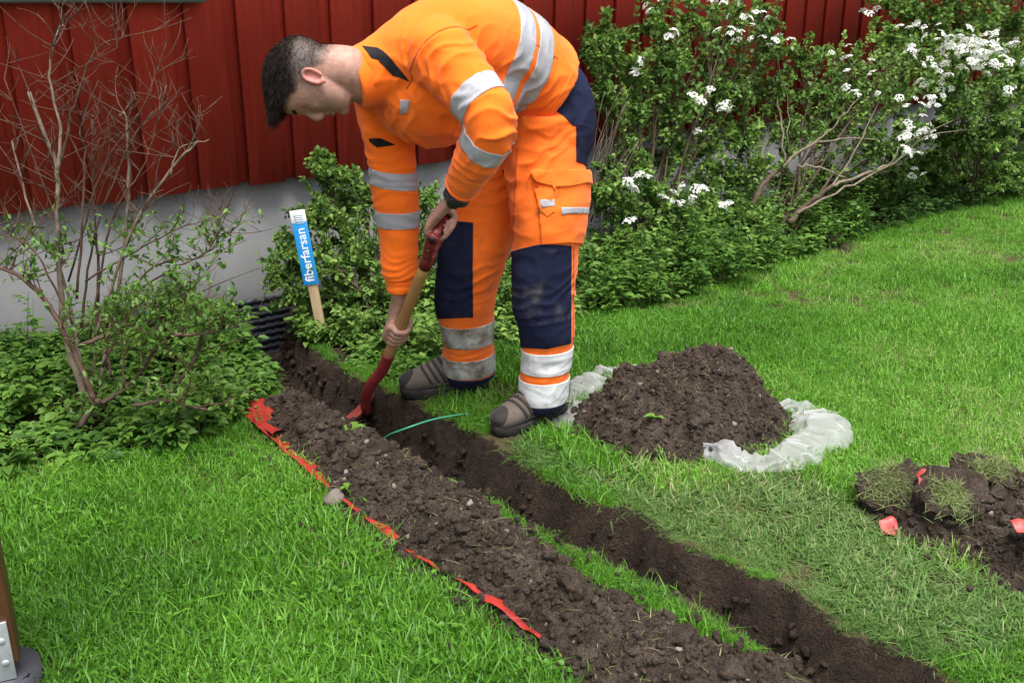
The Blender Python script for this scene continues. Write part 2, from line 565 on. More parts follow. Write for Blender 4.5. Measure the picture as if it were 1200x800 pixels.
for (a0, a1, b0, b1) in ((wt0, wt1, wz0, wz0 + 0.07), (wt0, wt1, wz1 - 0.07, wz1), (wt0, wt0 + 0.07, wz0 + 0.07, wz1 - 0.07), (wt1 - 0.07, wt1, wz0 + 0.07, wz1 - 0.07), ((wt0 + wt1) / 2 - 0.035, (wt0 + wt1) / 2 + 0.035, wz0 + 0.07, wz1 - 0.07)):
    wb.add(*box_vf(wall_pt((a0 + a1) / 2, 0.035, (b0 + b1) / 2), WD * (a1 - a0) / 2, WN * 0.02, (0, 0, (b1 - b0) / 2)))
wnd = part('window', wb.mesh('window', False), M['white_frame'], house)
V, t3, Q = box_vf(wall_pt((wt0 + wt1) / 2, 0.034, (wz0 + wz1) / 2), WD * (wt1 - wt0) / 2 * 0.93, WN * 0.004, (0, 0, (wz1 - wz0) / 2 * 0.92))
o = link('pane', mesh_np('pane', V, [Q], False), M['glass'], wnd)
V, t3, Q = box_vf(wall_pt((wt0 + wt1) / 2, 0.052, 1.326), WD * ((wt1 - wt0) / 2 + 0.035), unit(WN - np.array([0, 0, 0.14])) * 0.045, (0, 0, 0.012))
o = link('sill', mesh_np('sill', V, [Q], False), M['sill_metal'], wnd)

M['membrane'] = surface('membrane', [(0.3, (0.013, 0.014, 0.018)), (0.7, (0.022, 0.024, 0.03))], 0.45, 10, 3, spec=0.5)
# dimpled drainage sheet against the foundation, standing in the dug hole
nu, nv = 84, 40
uu, vv = np.meshgrid(np.linspace(-0.55, 0.55, nu), np.linspace(-0.26, 0.085, nv), indexing='ij')
top = 0.055 - 0.03 * ((uu + 0.05) / 0.5) ** 2
zz = -0.26 + (vv + 0.26) / 0.345 * (top + 0.26)
off = 0.000 + 0.010 * np.sin(zz * 2 * np.pi / 0.032) * (0.65 + 0.35 * np.sign(np.sin(uu * 2 * np.pi / 0.05))) + 0.006 * np.sin(uu * 9)
V = W0 + uu[..., None] * WD + off[..., None] * WN + zz[..., None] * np.array([0, 0, 1.0])
i, j = np.meshgrid(np.arange(nu - 1), np.arange(nv - 1), indexing='ij')
i, j = i.ravel(), j.ravel()
part('drainage_membrane', mesh_np('drainage_membrane', V.reshape(-1, 3), np.column_stack([i * nv + j, (i + 1) * nv + j, (i + 1) * nv + j + 1, i * nv + j + 1])), M['membrane'], house)

# ------------------------------------------------------------------ heaps of dug soil
def heap(name, label, poly, height, power, seed, slope=0.13, crumbs=1500, res=0.011, cat='soil heap', group=None, ridge=None):
    lo, hi = poly.min(0) - 0.05, poly.max(0) + 0.05
    xs, ys = np.arange(lo[0], hi[0], res), np.arange(lo[1], hi[1], res)
    X, Y = np.meshgrid(xs, ys, indexing='ij')
    P = np.column_stack([X.ravel(), Y.ravel()])
    d = -poly_sdf(P, poly) + 0.022 * fbm(P * 11, 3, seed)
    h = height * sstep(0, slope, d) ** power * (1 + 0.22 * fbm(P * 4.5, 2, seed + 3))
    w = sstep(0, 0.04, d)
    h += w * (0.016 * fbm(P * 13, 3, seed + 5) + 0.007 * (1 - np.abs(vnoise(P * 36, seed + 7)) * 2) + 0.007 * vnoise(P * 55, seed + 8) + 0.005 * vnoise(P * 110, seed + 9))
    z = np.where(d > -0.01, h + 0.004, -0.03)
    n0, n1 = len(xs), len(ys)
    i, j = np.meshgrid(np.arange(n0 - 1), np.arange(n1 - 1), indexing='ij')
    i, j = i.ravel(), j.ravel()
    Q = np.column_stack([i * n1 + j, (i + 1) * n1 + j, (i + 1) * n1 + j + 1, i * n1 + j + 1])
    keep = d[Q].max(1) > -0.008
    V = np.column_stack([P, z])
    me = sub_mesh(name, V, Q, keep)
    c = poly.mean(0)
    root = empty(name, (c[0], c[1], 0))
    tag(root, label, cat, group)
    part('soil', me, M['soil'], root)
    Z = z.reshape(n0, n1)
    def hz(q):
        ix = np.clip(np.round((q[:, 0] - xs[0]) / res).astype(int), 0, n0 - 1)
        iy = np.clip(np.round((q[:, 1] - ys[0]) / res).astype(int), 0, n1 - 1)
        return np.maximum(Z[ix, iy], 0)
    def spots(r, n):
        q = in_poly(r, n, poly, 0.012)
        return np.column_stack([q, hz(q) - 0.002])
    V, Fc = lumps(crumbs * 2, spots, 0.0024, 0.012, seed + 11)
    o = part('crumbs', mesh_np('crumbs', V, Fc, False), M['soil'], root)
    o['kind'] = 'stuff'
    V, Fc = lumps(crumbs // 12, spots, 0.008, 0.026, seed + 12, big=True)
    o = part('clods', mesh_np('clods', V, Fc, False), M['soil'], root)
    o['kind'] = 'stuff'
    V, Fc = lumps(max(crumbs // 110, 8), spots, 0.005, 0.014, seed + 13, big=True)
    o = part('pebbles', mesh_np('pebbles', V, Fc, True), M['grey_stone'], root)
    o['kind'] = 'stuff'
    return root, hz
mound, mound_z = heap('soil_heap', 'long low ridge of brown soil on red tarpaulin beside the trench', MOUND, 0.10, 0.8, 100, 0.15, 6500, 0.009)
pile, pile_z = heap('soil_heap', 'rounded heap of dark soil on white plastic sheet behind worker', PILE, 0.175, 0.85, 200, 0.19, 3400, 0.009)
spoil, spoil_z = heap('soil_heap', 'low spoil of soil and torn turf with red plastic under it', SPOIL, 0.085, 0.8, 300, 0.13, 2200, 0.009)

# red tarpaulin under the long ridge: a strip whose hem runs along the ridge and whose corner lies bare
M['tarp'] = surface('tarp', [(0.3, (0.20, 0.016, 0.012)), (0.62, (0.33, 0.026, 0.018)), (0.8, (0.12, 0.06, 0.04))], 0.5, 20, 5, [(90, 0.3, 0.002)], spec=0.4)
edge = catmull([ground_at(*p)[:2] for p in [(276, 481), (318, 524), (380, 577), (432, 620), (497, 668), (557, 706), (612, 744), (664, 782), (712, 822), (790, 880)]], 12)
tang = np.gradient(edge, axis=0)
tang /= np.linalg.norm(tang, axis=1)[:, None]
nrm = np.column_stack([-tang[:, 1], tang[:, 0]])
if (nrm[5] @ (MOUND.mean(0) - edge[5])) < 0:
    nrm = -nrm
rows = []
ws = [0.0, 0.006, 0.016, 0.05, 0.10, 0.15, 0.20]
for q, w in enumerate(ws):
    e = edge + nrm * (w + 0.007 * vnoise(edge * 9 + q, 77)[:, None])
    z = 0.028 - 0.45 * abs(w - 0.004) + 0.010 * vnoise(edge * 10 + q * 0.3, 78) + 0.005 * vnoise(edge * 40 + q, 79)
    rows.append(np.column_stack([e, np.maximum(z, 0.012)]))
R = np.array(rows).transpose(1, 0, 2)
# bare corner at the head of the ridge
n0, n1 = R.shape[:2]
i, j = np.meshgrid(np.arange(n0 - 1), np.arange(n1 - 1), indexing='ij')
i, j = i.ravel(), j.ravel()
tb = Bag()
tb.add(R.reshape(-1, 3), np.column_stack([i * n1 + j, (i + 1) * n1 + j, (i + 1) * n1 + j + 1, i * n1 + j + 1]))
ca, cb, cc, cd = (ground_at(*p) for p in [(277, 479), (342, 474), (368, 494), (320, 522)])
g = 14
S, T = np.meshgrid(np.linspace(0, 1, g), np.linspace(0, 1, g), indexing='ij')
Pt = (1 - S)[..., None] * ((1 - T)[..., None] * ca + T[..., None] * cd) + S[..., None] * ((1 - T)[..., None] * cb + T[..., None] * cc)
Pt[..., 2] = 0.031 + 0.011 * vnoise(Pt.reshape(-1, 3)[:, :2] * 22, 80).reshape(g, g) + 0.006 * vnoise(Pt.reshape(-1, 3)[:, :2] * 55, 81).reshape(g, g)
i, j = np.meshgrid(np.arange(g - 1), np.arange(g - 1), indexing='ij')
i, j = i.ravel(), j.ravel()
tb.add(Pt.reshape(-1, 3), np.column_stack([i * g + j, (i + 1) * g + j, (i + 1) * g + j + 1, i * g + j + 1]))
tarp = link('tarpaulin', tb.mesh('tarpaulin'), M['tarp'])
tag(tarp, 'red tarpaulin strip lying under the long soil ridge', 'tarpaulin')

def scrap(pts, seed, label, name='tarpaulin_scrap', lift=0.03):
    P = np.array([ground_at(*p) for p in pts])
    g = 9
    S, T = np.meshgrid(np.linspace(0, 1, g), np.linspace(0, 1, g), indexing='ij')
    Q = (1 - S)[..., None] * ((1 - T)[..., None] * P[0] + T[..., None] * P[3]) + S[..., None] * ((1 - T)[..., None] * P[1] + T[..., None] * P[2])
    Q[..., 2] = lift + 0.022 * vnoise(Q.reshape(-1, 3)[:, :2] * 32, seed).reshape(g, g)
    i, j = np.meshgrid(np.arange(g - 1), np.arange(g - 1), indexing='ij')
    i, j = i.ravel(), j.ravel()
    V = Q.reshape(-1, 3)
    o = link(name, mesh_np(name, V, np.column_stack([i * g + j, (i + 1) * g + j, (i + 1) * g + j + 1, i * g + j + 1])), M['pink_tarp'])
    tag(o, label, 'tarpaulin')
M['pink_tarp'] = surface('pink_tarp', [(0.3, (0.26, 0.026, 0.022)), (0.7, (0.40, 0.075, 0.065))], 0.45, 30, 4, [(90, 0.3, 0.002)], spec=0.4)
scrap([(1066, 606), (1092, 600), (1100, 615), (1070, 622)], 5, 'small pinkish red plastic fold between sod clumps of the spoil', lift=0.125)
scrap([(1028, 622), (1046, 617), (1056, 632), (1038, 632)], 6, 'bright red plastic corner at the grassy edge of the spoil', lift=0.022)
scrap([(1172, 662), (1235, 668), (1250, 700), (1188, 682)], 7, 'pale red plastic flap sticking out past the spoil', lift=0.125)

# white plastic sheet under the rounded heap: a crumpled skirt, wide where it is pulled out
M['plastic'], nt, b, out = _nodes('plastic')
b.inputs['Base Color'].default_value = (0.58, 0.58, 0.58, 1)
b.inputs['Roughness'].default_value = 0.35
b.inputs['Specular IOR Level'].default_value = 0.5
tl_ = nt.nodes.new('ShaderNodeBsdfTranslucent')
tl_.inputs['Color'].default_value = (0.75, 0.75, 0.76, 1)
tp_ = nt.nodes.new('ShaderNodeBsdfTransparent')
m1, m2 = nt.nodes.new('ShaderNodeMixShader'), nt.nodes.new('ShaderNodeMixShader')
m1.inputs[0].default_value, m2.inputs[0].default_value = 0.45, 0.40
nt.links.new(b.outputs[0], m1.inputs[1]); nt.links.new(tl_.outputs[0], m1.inputs[2])
nt.links.new(m1.outputs[0], m2.inputs[1]); nt.links.new(tp_.outputs[0], m2.inputs[2])
nt.links.new(m2.outputs[0], out.inputs['Surface'])
b.inputs['Roughness'].default_value = 0.28
_bump(nt, b, _noise(nt, 18, 3, 0.5), 0.25, 0.008)
def plastic_ribbon(path, seed, n=22, m=27):
    """path rows: px, py on the ground, half width, hump height"""
    rows = np.array([np.concatenate([ground_at(a, c)[:2], [w, h]]) for a, c, w, h in path])
    R = catmull(rows, n)
    P, w, h = R[:, :2], R[:, 2], R[:, 3]
    tg = np.gradient(P, axis=0)
    tg /= np.linalg.norm(tg, axis=1)[:, None]
    nr = np.column_stack([-tg[:, 1], tg[:, 0]])
    s = np.linspace(-1, 1, m)
    XY = P[:, None] + nr[:, None] * (s[None, :] * w[:, None])[..., None]
    q = XY.reshape(-1, 2)
    XY = XY + (0.010 * np.column_stack([vnoise(q * 24, seed + 1), vnoise(q * 24, seed + 2)])).reshape(XY.shape)
    sh = XY.shape[:2]
    fold = np.column_stack([np.repeat(np.arange(len(P)) * .085, m), np.tile(s * .8, len(P))])        # folds run across the strip
    r1 = (1 - 2 * np.abs(vnoise(fold, seed + 4))).reshape(sh)
    r2 = (1 - 2 * np.abs(vnoise(fold * 2.3 + 7 + .4 * vnoise(q * 20, seed + 8)[:, None], seed + 6))).reshape(sh)
    Z = h[:, None] * (1 - np.abs(s)[None, :] ** 2.4) * (0.62 + 0.35 * vnoise(q * 9, seed + 3).reshape(sh) + 0.42 * r1 + 0.22 * r2) + 0.012
    XY = XY + nr[:, None] * (.016 * r1 + .010 * r2)[..., None] * np.sign(s)[None, :, None]
    Z = np.maximum(Z * .8, 0.010)
    V = np.concatenate([XY, Z[..., None]], 2)
    n0, n1 = V.shape[:2]
    i, j = np.meshgrid(np.arange(n0 - 1), np.arange(n1 - 1), indexing='ij')
    i, j = i.ravel(), j.ravel()
    return V.reshape(-1, 3), np.column_stack([i * n1 + j, (i + 1) * n1 + j, (i + 1) * n1 + j + 1, i * n1 + j + 1])
pb = Bag()
V, Q = plastic_ribbon([(806, 506, .02, .05), (818, 521, .040, .085), (836, 536, .042, .06), (872, 547, .036, .035), (910, 547, .042, .045), (938, 537, .055, .055), (958, 520, .075, .06), (965, 502, .085, .045), (948, 486, .06, .03), (915, 476, .04, .02)], 400)
pb.add(V, Q)
V, Q = plastic_ribbon([(665, 478, .03, .02), (682, 462, .05, .05), (702, 448, .055, .06), (725, 440, .04, .03), (760, 438, .03, .02)], 420)
pb.add(V, Q)
V, Q = plastic_ribbon([(655, 505, .02, .012), (668, 492, .03, .015), (680, 478, .03, .02)], 430)
pb.add(V, Q)
tag(link('plastic_sheet', pb.mesh('plastic_sheet'), M['plastic']), 'crumpled translucent white plastic sheet spread under the rounded soil heap', 'plastic sheet')

# stones
def stone(px, py, r, label, z=0.0, seed=0, mat='grey_stone', flat=0.75, group=None):
    c = ground_at(px, py)
    V = ICO3[0] * np.array([1, 0.8, flat]) * r
    V = V * (1 + 0.16 * fbm(ICO3[0] * 1.3 + seed * 3.1, 3, seed))[:, None]
    o = link('stone', mesh_np('stone', V, ICO3[1]), M[mat])
    o.location = (c[0], c[1], z + r * flat * 0.75)
    o.rotation_euler = (0, 0, seed * 1.3)
    tag(o, label, 'stone', group)
stone(392, 596, 0.031, 'larger rounded grey stone on the red tarpaulin hem', 0.015, 1)
stone(400, 580, 0.021, 'smaller stone touching the larger grey stone on tarpaulin hem', 0.03, 2)
stone(536, 712, 0.014, 'small brown stone lying in the grass by the tarpaulin hem', 0.01, 3, 'soil')
def clod_on(hz, px, py, r, label, seed, flat):
    c = ground_at(px, py, 0.08)
    V = ICO3[0] * np.array([1, 0.8, flat]) * r
    V = V * (1 + 0.22 * fbm(ICO3[0] * 1.5 + seed * 3.1, 4, seed))[:, None]
    o = link('soil_clod', mesh_np('soil_clod', V, ICO3[1]), M['soil'])
    o.location = (c[0], c[1], float(hz(np.array([c[:2]]))[0]) + r * flat * 0.5)
    o.rotation_euler = (0.2, 0.1, seed)
    tag(o, label, 'clod')
clod_on(mound_z, 795, 755, 0.036, 'broad flat slab of dry soil lying on the long ridge', 4, 0.4)
clod_on(mound_z, 655, 725, 0.024, 'round brown clod on the hem side of the long ridge', 6, 0.8)

# ------------------------------------------------------------------ leaves, twigs, shrubs
def leaves(P, D, N, L, Wd, var, fold=0.25, bend=0.15):
    """six-point folded leaves: P base, D direction, N upper normal"""
    n = len(P)
    D = D / (np.linalg.norm(D, axis=1)[:, None] + 1e-9)
    S = np.cross(D, N)
    S /= np.linalg.norm(S, axis=1)[:, None] + 1e-9
    U = np.cross(S, D)
    L, Wd = np.broadcast_to(L, (n,))[:, None], np.broadcast_to(Wd, (n,))[:, None]
    base, tip = P, P + D * L - U * L * bend
    mid = P + D * L * 0.48
    def rim(t, k, sg):
        return P + D * L * t + S * (Wd * k * sg / 2) + U * (Wd * fold * k - L * bend * t * t * .8)
    V = np.stack([base, rim(.32, .92, -1), rim(.68, .80, -1), tip, rim(.68, .80, 1), rim(.32, .92, 1), mid], 1).reshape(-1, 3)
    o = (np.arange(n) * 7)[:, None]
    Fc = np.concatenate([o + np.array([[k, (k + 1) % 6, 6]]) for k in range(6)])
    return V, Fc, np.repeat(np.broadcast_to(var, (n,)), 7)

M['leaf_spirea'] = leafy('leaf_spirea', (0.050, 0.115, 0.020), (0.225, 0.370, 0.072))
M['leaf_dark'] = leafy('leaf_dark', (0.024, 0.068, 0.014), (0.090, 0.185, 0.036))
M['leaf_weed'] = leafy('leaf_weed', (0.036, 0.098, 0.014), (0.150, 0.290, 0.042))
M['leaf_bright'] = leafy('leaf_bright', (0.045, 0.120, 0.016), (0.155, 0.290, 0.045))
M['petal'] = leafy('petal', (0.62, 0.64, 0.55), (0.82, 0.83, 0.78), 0.6, 0.25)

def bezier(a, b, c, n):
    t = np.linspace(0, 1, n)[:, None]
    return (1 - t) ** 2 * a + 2 * t * (1 - t) * b + t ** 2 * c

# flower heads of the spirea: flat domes of tiny five-petalled flowers
def flower_head(seed, r):
    g = np.random.default_rng(seed)
    b = Bag()
    n = 26
    a, q = g.random(n) * 2 * np.pi, np.sqrt(g.random(n))
    C = np.column_stack([np.cos(a) * q * r, np.sin(a) * q * r, 0.45 * r * (1 - q ** 2) + 0.1 * r * g.random(n)])
    NN = C * np.array([1, 1, 0.6]) + np.array([0, 0, r])
    for c, nn in zip(C, NN):
        nn = unit(nn)
        s = unit(np.cross(nn, [0.3, 0.9, 0.2]))
        u = np.cross(nn, s)
        ph = g.random() * 6
        for k in range(5):
            d = s * math.cos(ph + k * 1.257) + u * math.sin(ph + k * 1.257)
            e = np.cross(nn, d)
            pr = r * 0.23
            b.add(np.array([c, c + d * pr * 0.7 + e * pr * 0.42 + nn * pr * 0.2, c + d * pr + nn * pr * 0.15, c + d * pr * 0.7 - e * pr * 0.42 + nn * pr * 0.2]), np.array([[0, 3, 2], [0, 2, 1]]), var=0.4 + 0.6 * g.random())
    me = b.mesh('flower_cluster', False)
    me.materials.append(M['petal'])
    return me
HEADS = [flower_head(900 + q, 0.024) for q in range(4)]

def shrub(name, label, base, clumps, seed, leaf=0.024, per=330, mat='leaf_spirea', bark='bark', stem_r=0.008, flowers=(), group='shrubs along the house', limbs=(), cat='shrub', limb_mat='bark', sparse=1.0):
    """clumps: (centre, radius). Stems run from the foot to every clump, twigs fill it, leaves sit on the twigs."""
    g = np.random.default_rng(seed)
    base = np.asarray(base, float)
    root = empty(name, base)
    tag(root, label, cat, group)
    wood, fol = Bag(), Bag()
    LP, LD, LV = [], [], []
    for c, r in clumps:
        c = np.asarray(c, float)
        b0 = base + np.append(g.normal(size=2) * 0.06, 0)
        mid = b0 * 0.45 + c * 0.55 + np.append(g.normal(size=2) * 0.05, 0.10 * abs(c[2] - b0[2]) + 0.02)
        path = bezier(b0, mid, c, 10)
        path[1:-1] += g.normal(size=(8, 3)) * 0.008
        wood.add(*tube(path, np.linspace(stem_r * (0.7 + 0.5 * g.random()), 0.0022, 10), 5))
        ntw = int(12 + 90 * r)
        for _ in range(ntw):
            s0 = path[int(4 + g.random() * 6) if g.random() < 0.75 else -1]
            d = g.normal(size=3)
            e = c + unit(d) * r * (0.35 + 0.85 * g.random()) * np.array([1, 1, 0.85])
            m = (s0 + e) / 2 + np.array([0, 0, 0.25 * r]) * g.random() + g.normal(size=3) * 0.02
            tw = bezier(s0, m, e, 5)
            wood.add(*tube(tw, np.linspace(0.0022, 0.0009, 5), 3, False))
            k = max(3, int(per * sparse / ntw * (0.5 + g.random())))
            ts = 1 - g.random(k) ** 1.6 * 0.75
            pos = (1 - ts)[:, None] ** 2 * s0 + (2 * ts * (1 - ts))[:, None] * m + (ts ** 2)[:, None] * e
            pos = pos + g.normal(size=(k, 3)) * 0.006
            dr = unit(e - s0) * 0.6 + g.normal(size=(k, 3)) * 0.75 + np.array([0, 0, 0.1])
            LP.append(pos)
            LD.append(dr)
            LV.append(np.clip(0.45 + 0.25 * g.normal(size=k) + 0.2 * g.normal(), 0, 1))
    P, D, VV = np.vstack(LP), np.vstack(LD), np.concatenate(LV)
    NN = g.normal(size=P.shape) * 0.45 + np.array([0, 0, 1.0])
    sz = leaf * (0.6 + 0.7 * g.random(len(P)))
    V, Fc, vr = leaves(P, D, NN, sz, sz * (0.55 + 0.15 * g.random(len(P))), VV)
    fol.add(V, Fc, var=vr)
    part('branches', wood.mesh('branches'), M[bark], root)
    if limbs:
        for pts, r0, r1, *lm in limbs:
            path = catmull(pts, 6)
            path[1:-1] += g.normal(size=(len(path) - 2, 3)) * 0.004
            part('limb', mesh_np('limb', *(lambda v, t, q: (v, [t, q]))(*tube(path, np.linspace(r0, r1, len(path)) * .75, 7))), M[lm[0] if lm else limb_mat], root)
    part('foliage', fol.mesh('foliage', False), M[mat], root)
    for q, f in enumerate(flowers):
        o = link('flower_cluster', HEADS[q % 4], None, root)
        o.location = Vector(f) - Vector(base)
        o.rotation_euler = (g.normal() * 0.45 + 0.25, g.normal() * 0.45, g.random() * 6)
        s = 0.75 + 0.6 * g.random()
        o.scale = (s, s, s)
    return root

def cl(spec):
    return [(on_wall(px, py, off), r) for px, py, off, r in spec]

def sprinkle(spec, seed):
    """flower spots: (px, py, offset from wall, spread in pixels, how many)"""
    g = np.random.default_rng(seed)
    out = []
    for px, py, off, sp, n in spec:
        for _ in range(n):
            out.append(on_wall(px + g.normal() * sp, py + g.normal() * sp * 0.5, off + g.normal() * 0.05))
    return out

# green shrub between the stake and the worker
shrub('leafy_shrub', 'green leafy shrub against the foundation between stake and worker', on_wall(440, 385, 0.55) * np.array([1, 1, 0]),
      cl([(385, 205, .30, .10), (420, 215, .35, .12), (365, 245, .35, .10), (405, 262, .40, .13), (445, 240, .40, .13), (345, 290, .35, .11), (385, 305, .45, .13), (430, 300, .5, .13), (330, 322, .30, .10),
          (500, 235, .45, .13), (490, 280, .5, .12), (395, 350, .5, .14), (440, 350, .6, .13), (350, 345, .4, .11), (470, 330, .55, .13), (510, 330, .6, .12), (480, 385, .7, .12), (420, 385, .7, .12), (375, 190, .25, .05), (395, 240, .2, .09), (560, 260, .5, .14), (570, 330, .6, .14)]),
      501, leaf=0.026, per=700, mat='leaf_spirea')

# flowering spirea right beside the worker
shrub('spirea_shrub', 'white flowering shrub reaching up the red wall beside the worker', on_wall(752, 330, 0.55) * np.array([1, 1, 0]),
      cl([(712, 40, .30, .12), (735, 75, .40, .13), (765, 30, .35, .14), (775, 85, .45, .15), (815, 20, .40, .15), (860, 15, .45, .15), (895, 25, .5, .13), (850, 60, .45, .15), (905, 55, .5, .10),
          (745, 125, .45, .12), (795, 130, .5, .15), (835, 105, .5, .13), (715, 110, .4, .09), (700, 55, .3, .08), (790, 175, .5, .14), (735, 180, .45, .10), (835, 165, .5, .13), (830, 215, .55, .12), (755, 215, .65, .13), (715, 195, .5, .08),
          (710, 225, .6, .10), (735, 250, .7, .13), (785, 245, .7, .13), (825, 250, .7, .13), (850, 255, .75, .10), (745, 290, .8, .13), (795, 285, .8, .13), (835, 290, .85, .13), (700, 300, .7, .12), (720, 330, .8, .12), (785, 60, .4, .12)]),
      502, leaf=0.029, per=880,
      flowers=sprinkle([(840, 8, .5, 10, 4), (885, 17, .6, 12, 6), (865, 38, .6, 14, 8), (905, 42, .6, 10, 6), (785, 40, .5, 6, 4), (744, 82, .5, 5, 4), (755, 70, .5, 6, 2), (765, 8, .45, 12, 3), (830, 112, .65, 8, 5), (845, 124, .65, 6, 4), (852, 128, .65, 4, 3),
                        (757, 208, .8, 9, 5), (745, 220, .8, 6, 3), (788, 232, .85, 10, 5), (808, 238, .85, 8, 4), (848, 240, .9, 6, 5), (820, 225, .85, 6, 2), (740, 258, .85, 3, 2), (800, 170, .6, 20, 2)], 61))

# leaning shrub with pale bare limbs
def wl(px, py, off):
    return on_wall(px, py, off)
shrub('leaning_shrub', 'leaning shrub with bare pale limbs over the lawn edge', on_wall(905, 270, 0.75) * np.array([1, 1, 0]),
      cl([(870, 150, .5, .16), (905, 110, .5, .17), (880, 195, .6, .15), (925, 165, .6, .16), (950, 70, .55, .17), (960, 115, .6, .18), (1000, 70, .6, .18), (985, 150, .7, .17), (1010, 110, .7, .18), (870, 240, .7, .13), (890, 265, .9, .14), (930, 215, .6, .14), (970, 200, .7, .14), (1020, 170, .8, .16), (1060, 110, .8, .17), (1055, 70, .7, .17), (860, 100, .45, .13), (1040, 40, .6, .16), (1075, 155, .9, .13), (850, 205, .55, .10)]),
      503, leaf=0.030, per=820, group='shrubs along the house', limb_mat='pale_bark',
      limbs=[([wl(880, 242, .75), wl(895, 215, .75), wl(918, 195, .75)], .021, .016, 'bark'), ([wl(925, 262, .85), wl(945, 240, .85), wl(975, 218, .9)], .024, .014, 'bark'),
             ([wl(918, 195, .75), wl(945, 172, .8), wl(985, 163, .9), wl(1030, 164, 1.0)], .012, .004), ([wl(935, 194, .85), wl(965, 198, .95), wl(992, 209, 1.0)], .009, .005),
             ([wl(975, 218, .9), wl(1005, 207, .95), wl(1050, 190, 1.0), wl(1085, 160, 1.0), wl(1140, 152, 1.05)], .014, .003), ([wl(935, 250, .9), wl(980, 225, .95), wl(1040, 195, 1.0), wl(1065, 165, 1.0), wl(1160, 122, 1.0)], .010, .003),
             ([wl(920, 190, .7), wl(915, 140, .6), wl(905, 90, .5)], .010, .004), ([wl(945, 172, .8), wl(975, 150, .8), wl(1010, 110, .8)], .008, .003), ([wl(975, 218, .9), wl(1000, 180, .9), wl(1030, 120, .85)], .009, .003), ([wl(930, 186, .7), wl(922, 160, .7), wl(925, 130, .65), wl(910, 60, .6)], .006, .002)],
      flowers=sprinkle([(1000, 80, .9, 25, 4), (1085, 120, 1.05, 15, 14), (1075, 155, 1.05, 12, 16), (1068, 178, 1.1, 8, 8), (1060, 60, .95, 20, 8), (1020, 100, .95, 25, 6), (1100, 95, 1.05, 12, 8), (1010, 20, .8, 15, 3), (1075, 205, 1.1, 12, 3)], 62))

# tall shrub at the far end
shrub('tall_shrub', 'tall dense flowering shrub at the far end of the bed', on_wall(1135, 240, 0.75) * np.array([1, 1, 0]),
      cl([(1085, 30, .6, .24), (1130, 20, .6, .26), (1180, 25, .6, .26), (1230, 40, .6, .28), (1095, 75, .8, .24), (1140, 75, .9, .25), (1185, 80, .9, .26), (1240, 110, .9, .28), (1120, 115, .95, .22), (1165, 125, 1.0, .24), (1205, 150, 1.0, .24), (1150, 165, 1.0, .2), (1190, 200, 1.0, .2), (1060, 10, .5, .2), (1110, -20, .5, .26), (1180, -25, .5, .28), (1110, 150, .8, .15), (1095, 200, .7, .14), (1240, 200, 1.0, .25), (1165, 210, 1.0, .15), (1050, 215, .6, .16), (1085, 232, .7, .16), (1130, 205, .7, .18), (1010, 230, .5, .15), (1060, 180, .45, .16), (1110, 175, .5, .17), (1160, 180, .6, .18), (985, 240, .45, .13), (1300, 80, .8, .3), (1290, 180, .9, .3)]),
      504, leaf=0.034, per=1100, mat='leaf_spirea',
      flowers=sprinkle([(1110, 45, 1.2, 16, 12), (1140, 55, 1.25, 16, 16), (1165, 68, 1.25, 12, 12), (1180, 50, 1.2, 12, 8), (1095, 75, 1.15, 12, 8), (1150, 78, 1.3, 14, 10), (1190, 105, 1.3, 6, 3), (1070, 25, .9, 15, 5), (1125, 60, 1.25, 22, 16), (1160, 45, 1.25, 18, 10), (1190, 75, 1.3, 10, 6)], 63))

# dense green bush behind, closing the gap at the far end of the wall
shrub('dense_bush', 'dense plain green bush behind the tall flowering shrub', wall_pt(8.3, 0.9, 0),
      [(wall_pt(t_, o_, z_), r_) for t_, o_, z_, r_ in ((7.2, .7, .5, .4), (7.6, .8, 1.0, .45), (8.2, .8, 1.3, .5), (8.8, .9, .7, .5), (9.2, .9, 1.2, .5), (7.0, .5, 1.4, .4), (7.8, .6, 1.7, .5), (8.8, .8, 1.8, .5), (9.8, 1.0, .8, .5), (7.5, 1.0, .3, .35), (8.3, 1.2, .4, .4))],
      505, leaf=0.036, per=1100, mat='leaf_dark', cat='bush')

# dry twiggy growth close to the worker's back
dg = np.random.default_rng(88)
tb2 = Bag()
db = on_wall(700, 250, 0.45)
for _ in range(46):
    a_ = db + dg.normal(size=3) * np.array([.05, .05, .03])
    e_ = on_wall(700 + 55 * dg.random(), 100 + 110 * dg.random(), 0.45 + 0.15 * dg.normal())
    tb2.add(*tube(bezier(a_, (a_ + e_) / 2 + np.array([0, 0, .06]) + dg.normal(size=3) * 0.04, e_, 7), np.linspace(.0035, .001, 7), 4))
dr_ = link('dry_twigs', tb2.mesh('dry_twigs'), M['pale_bark'])
tag(dr_, 'bundle of dry pale twigs by the wall behind the worker', 'shrub')

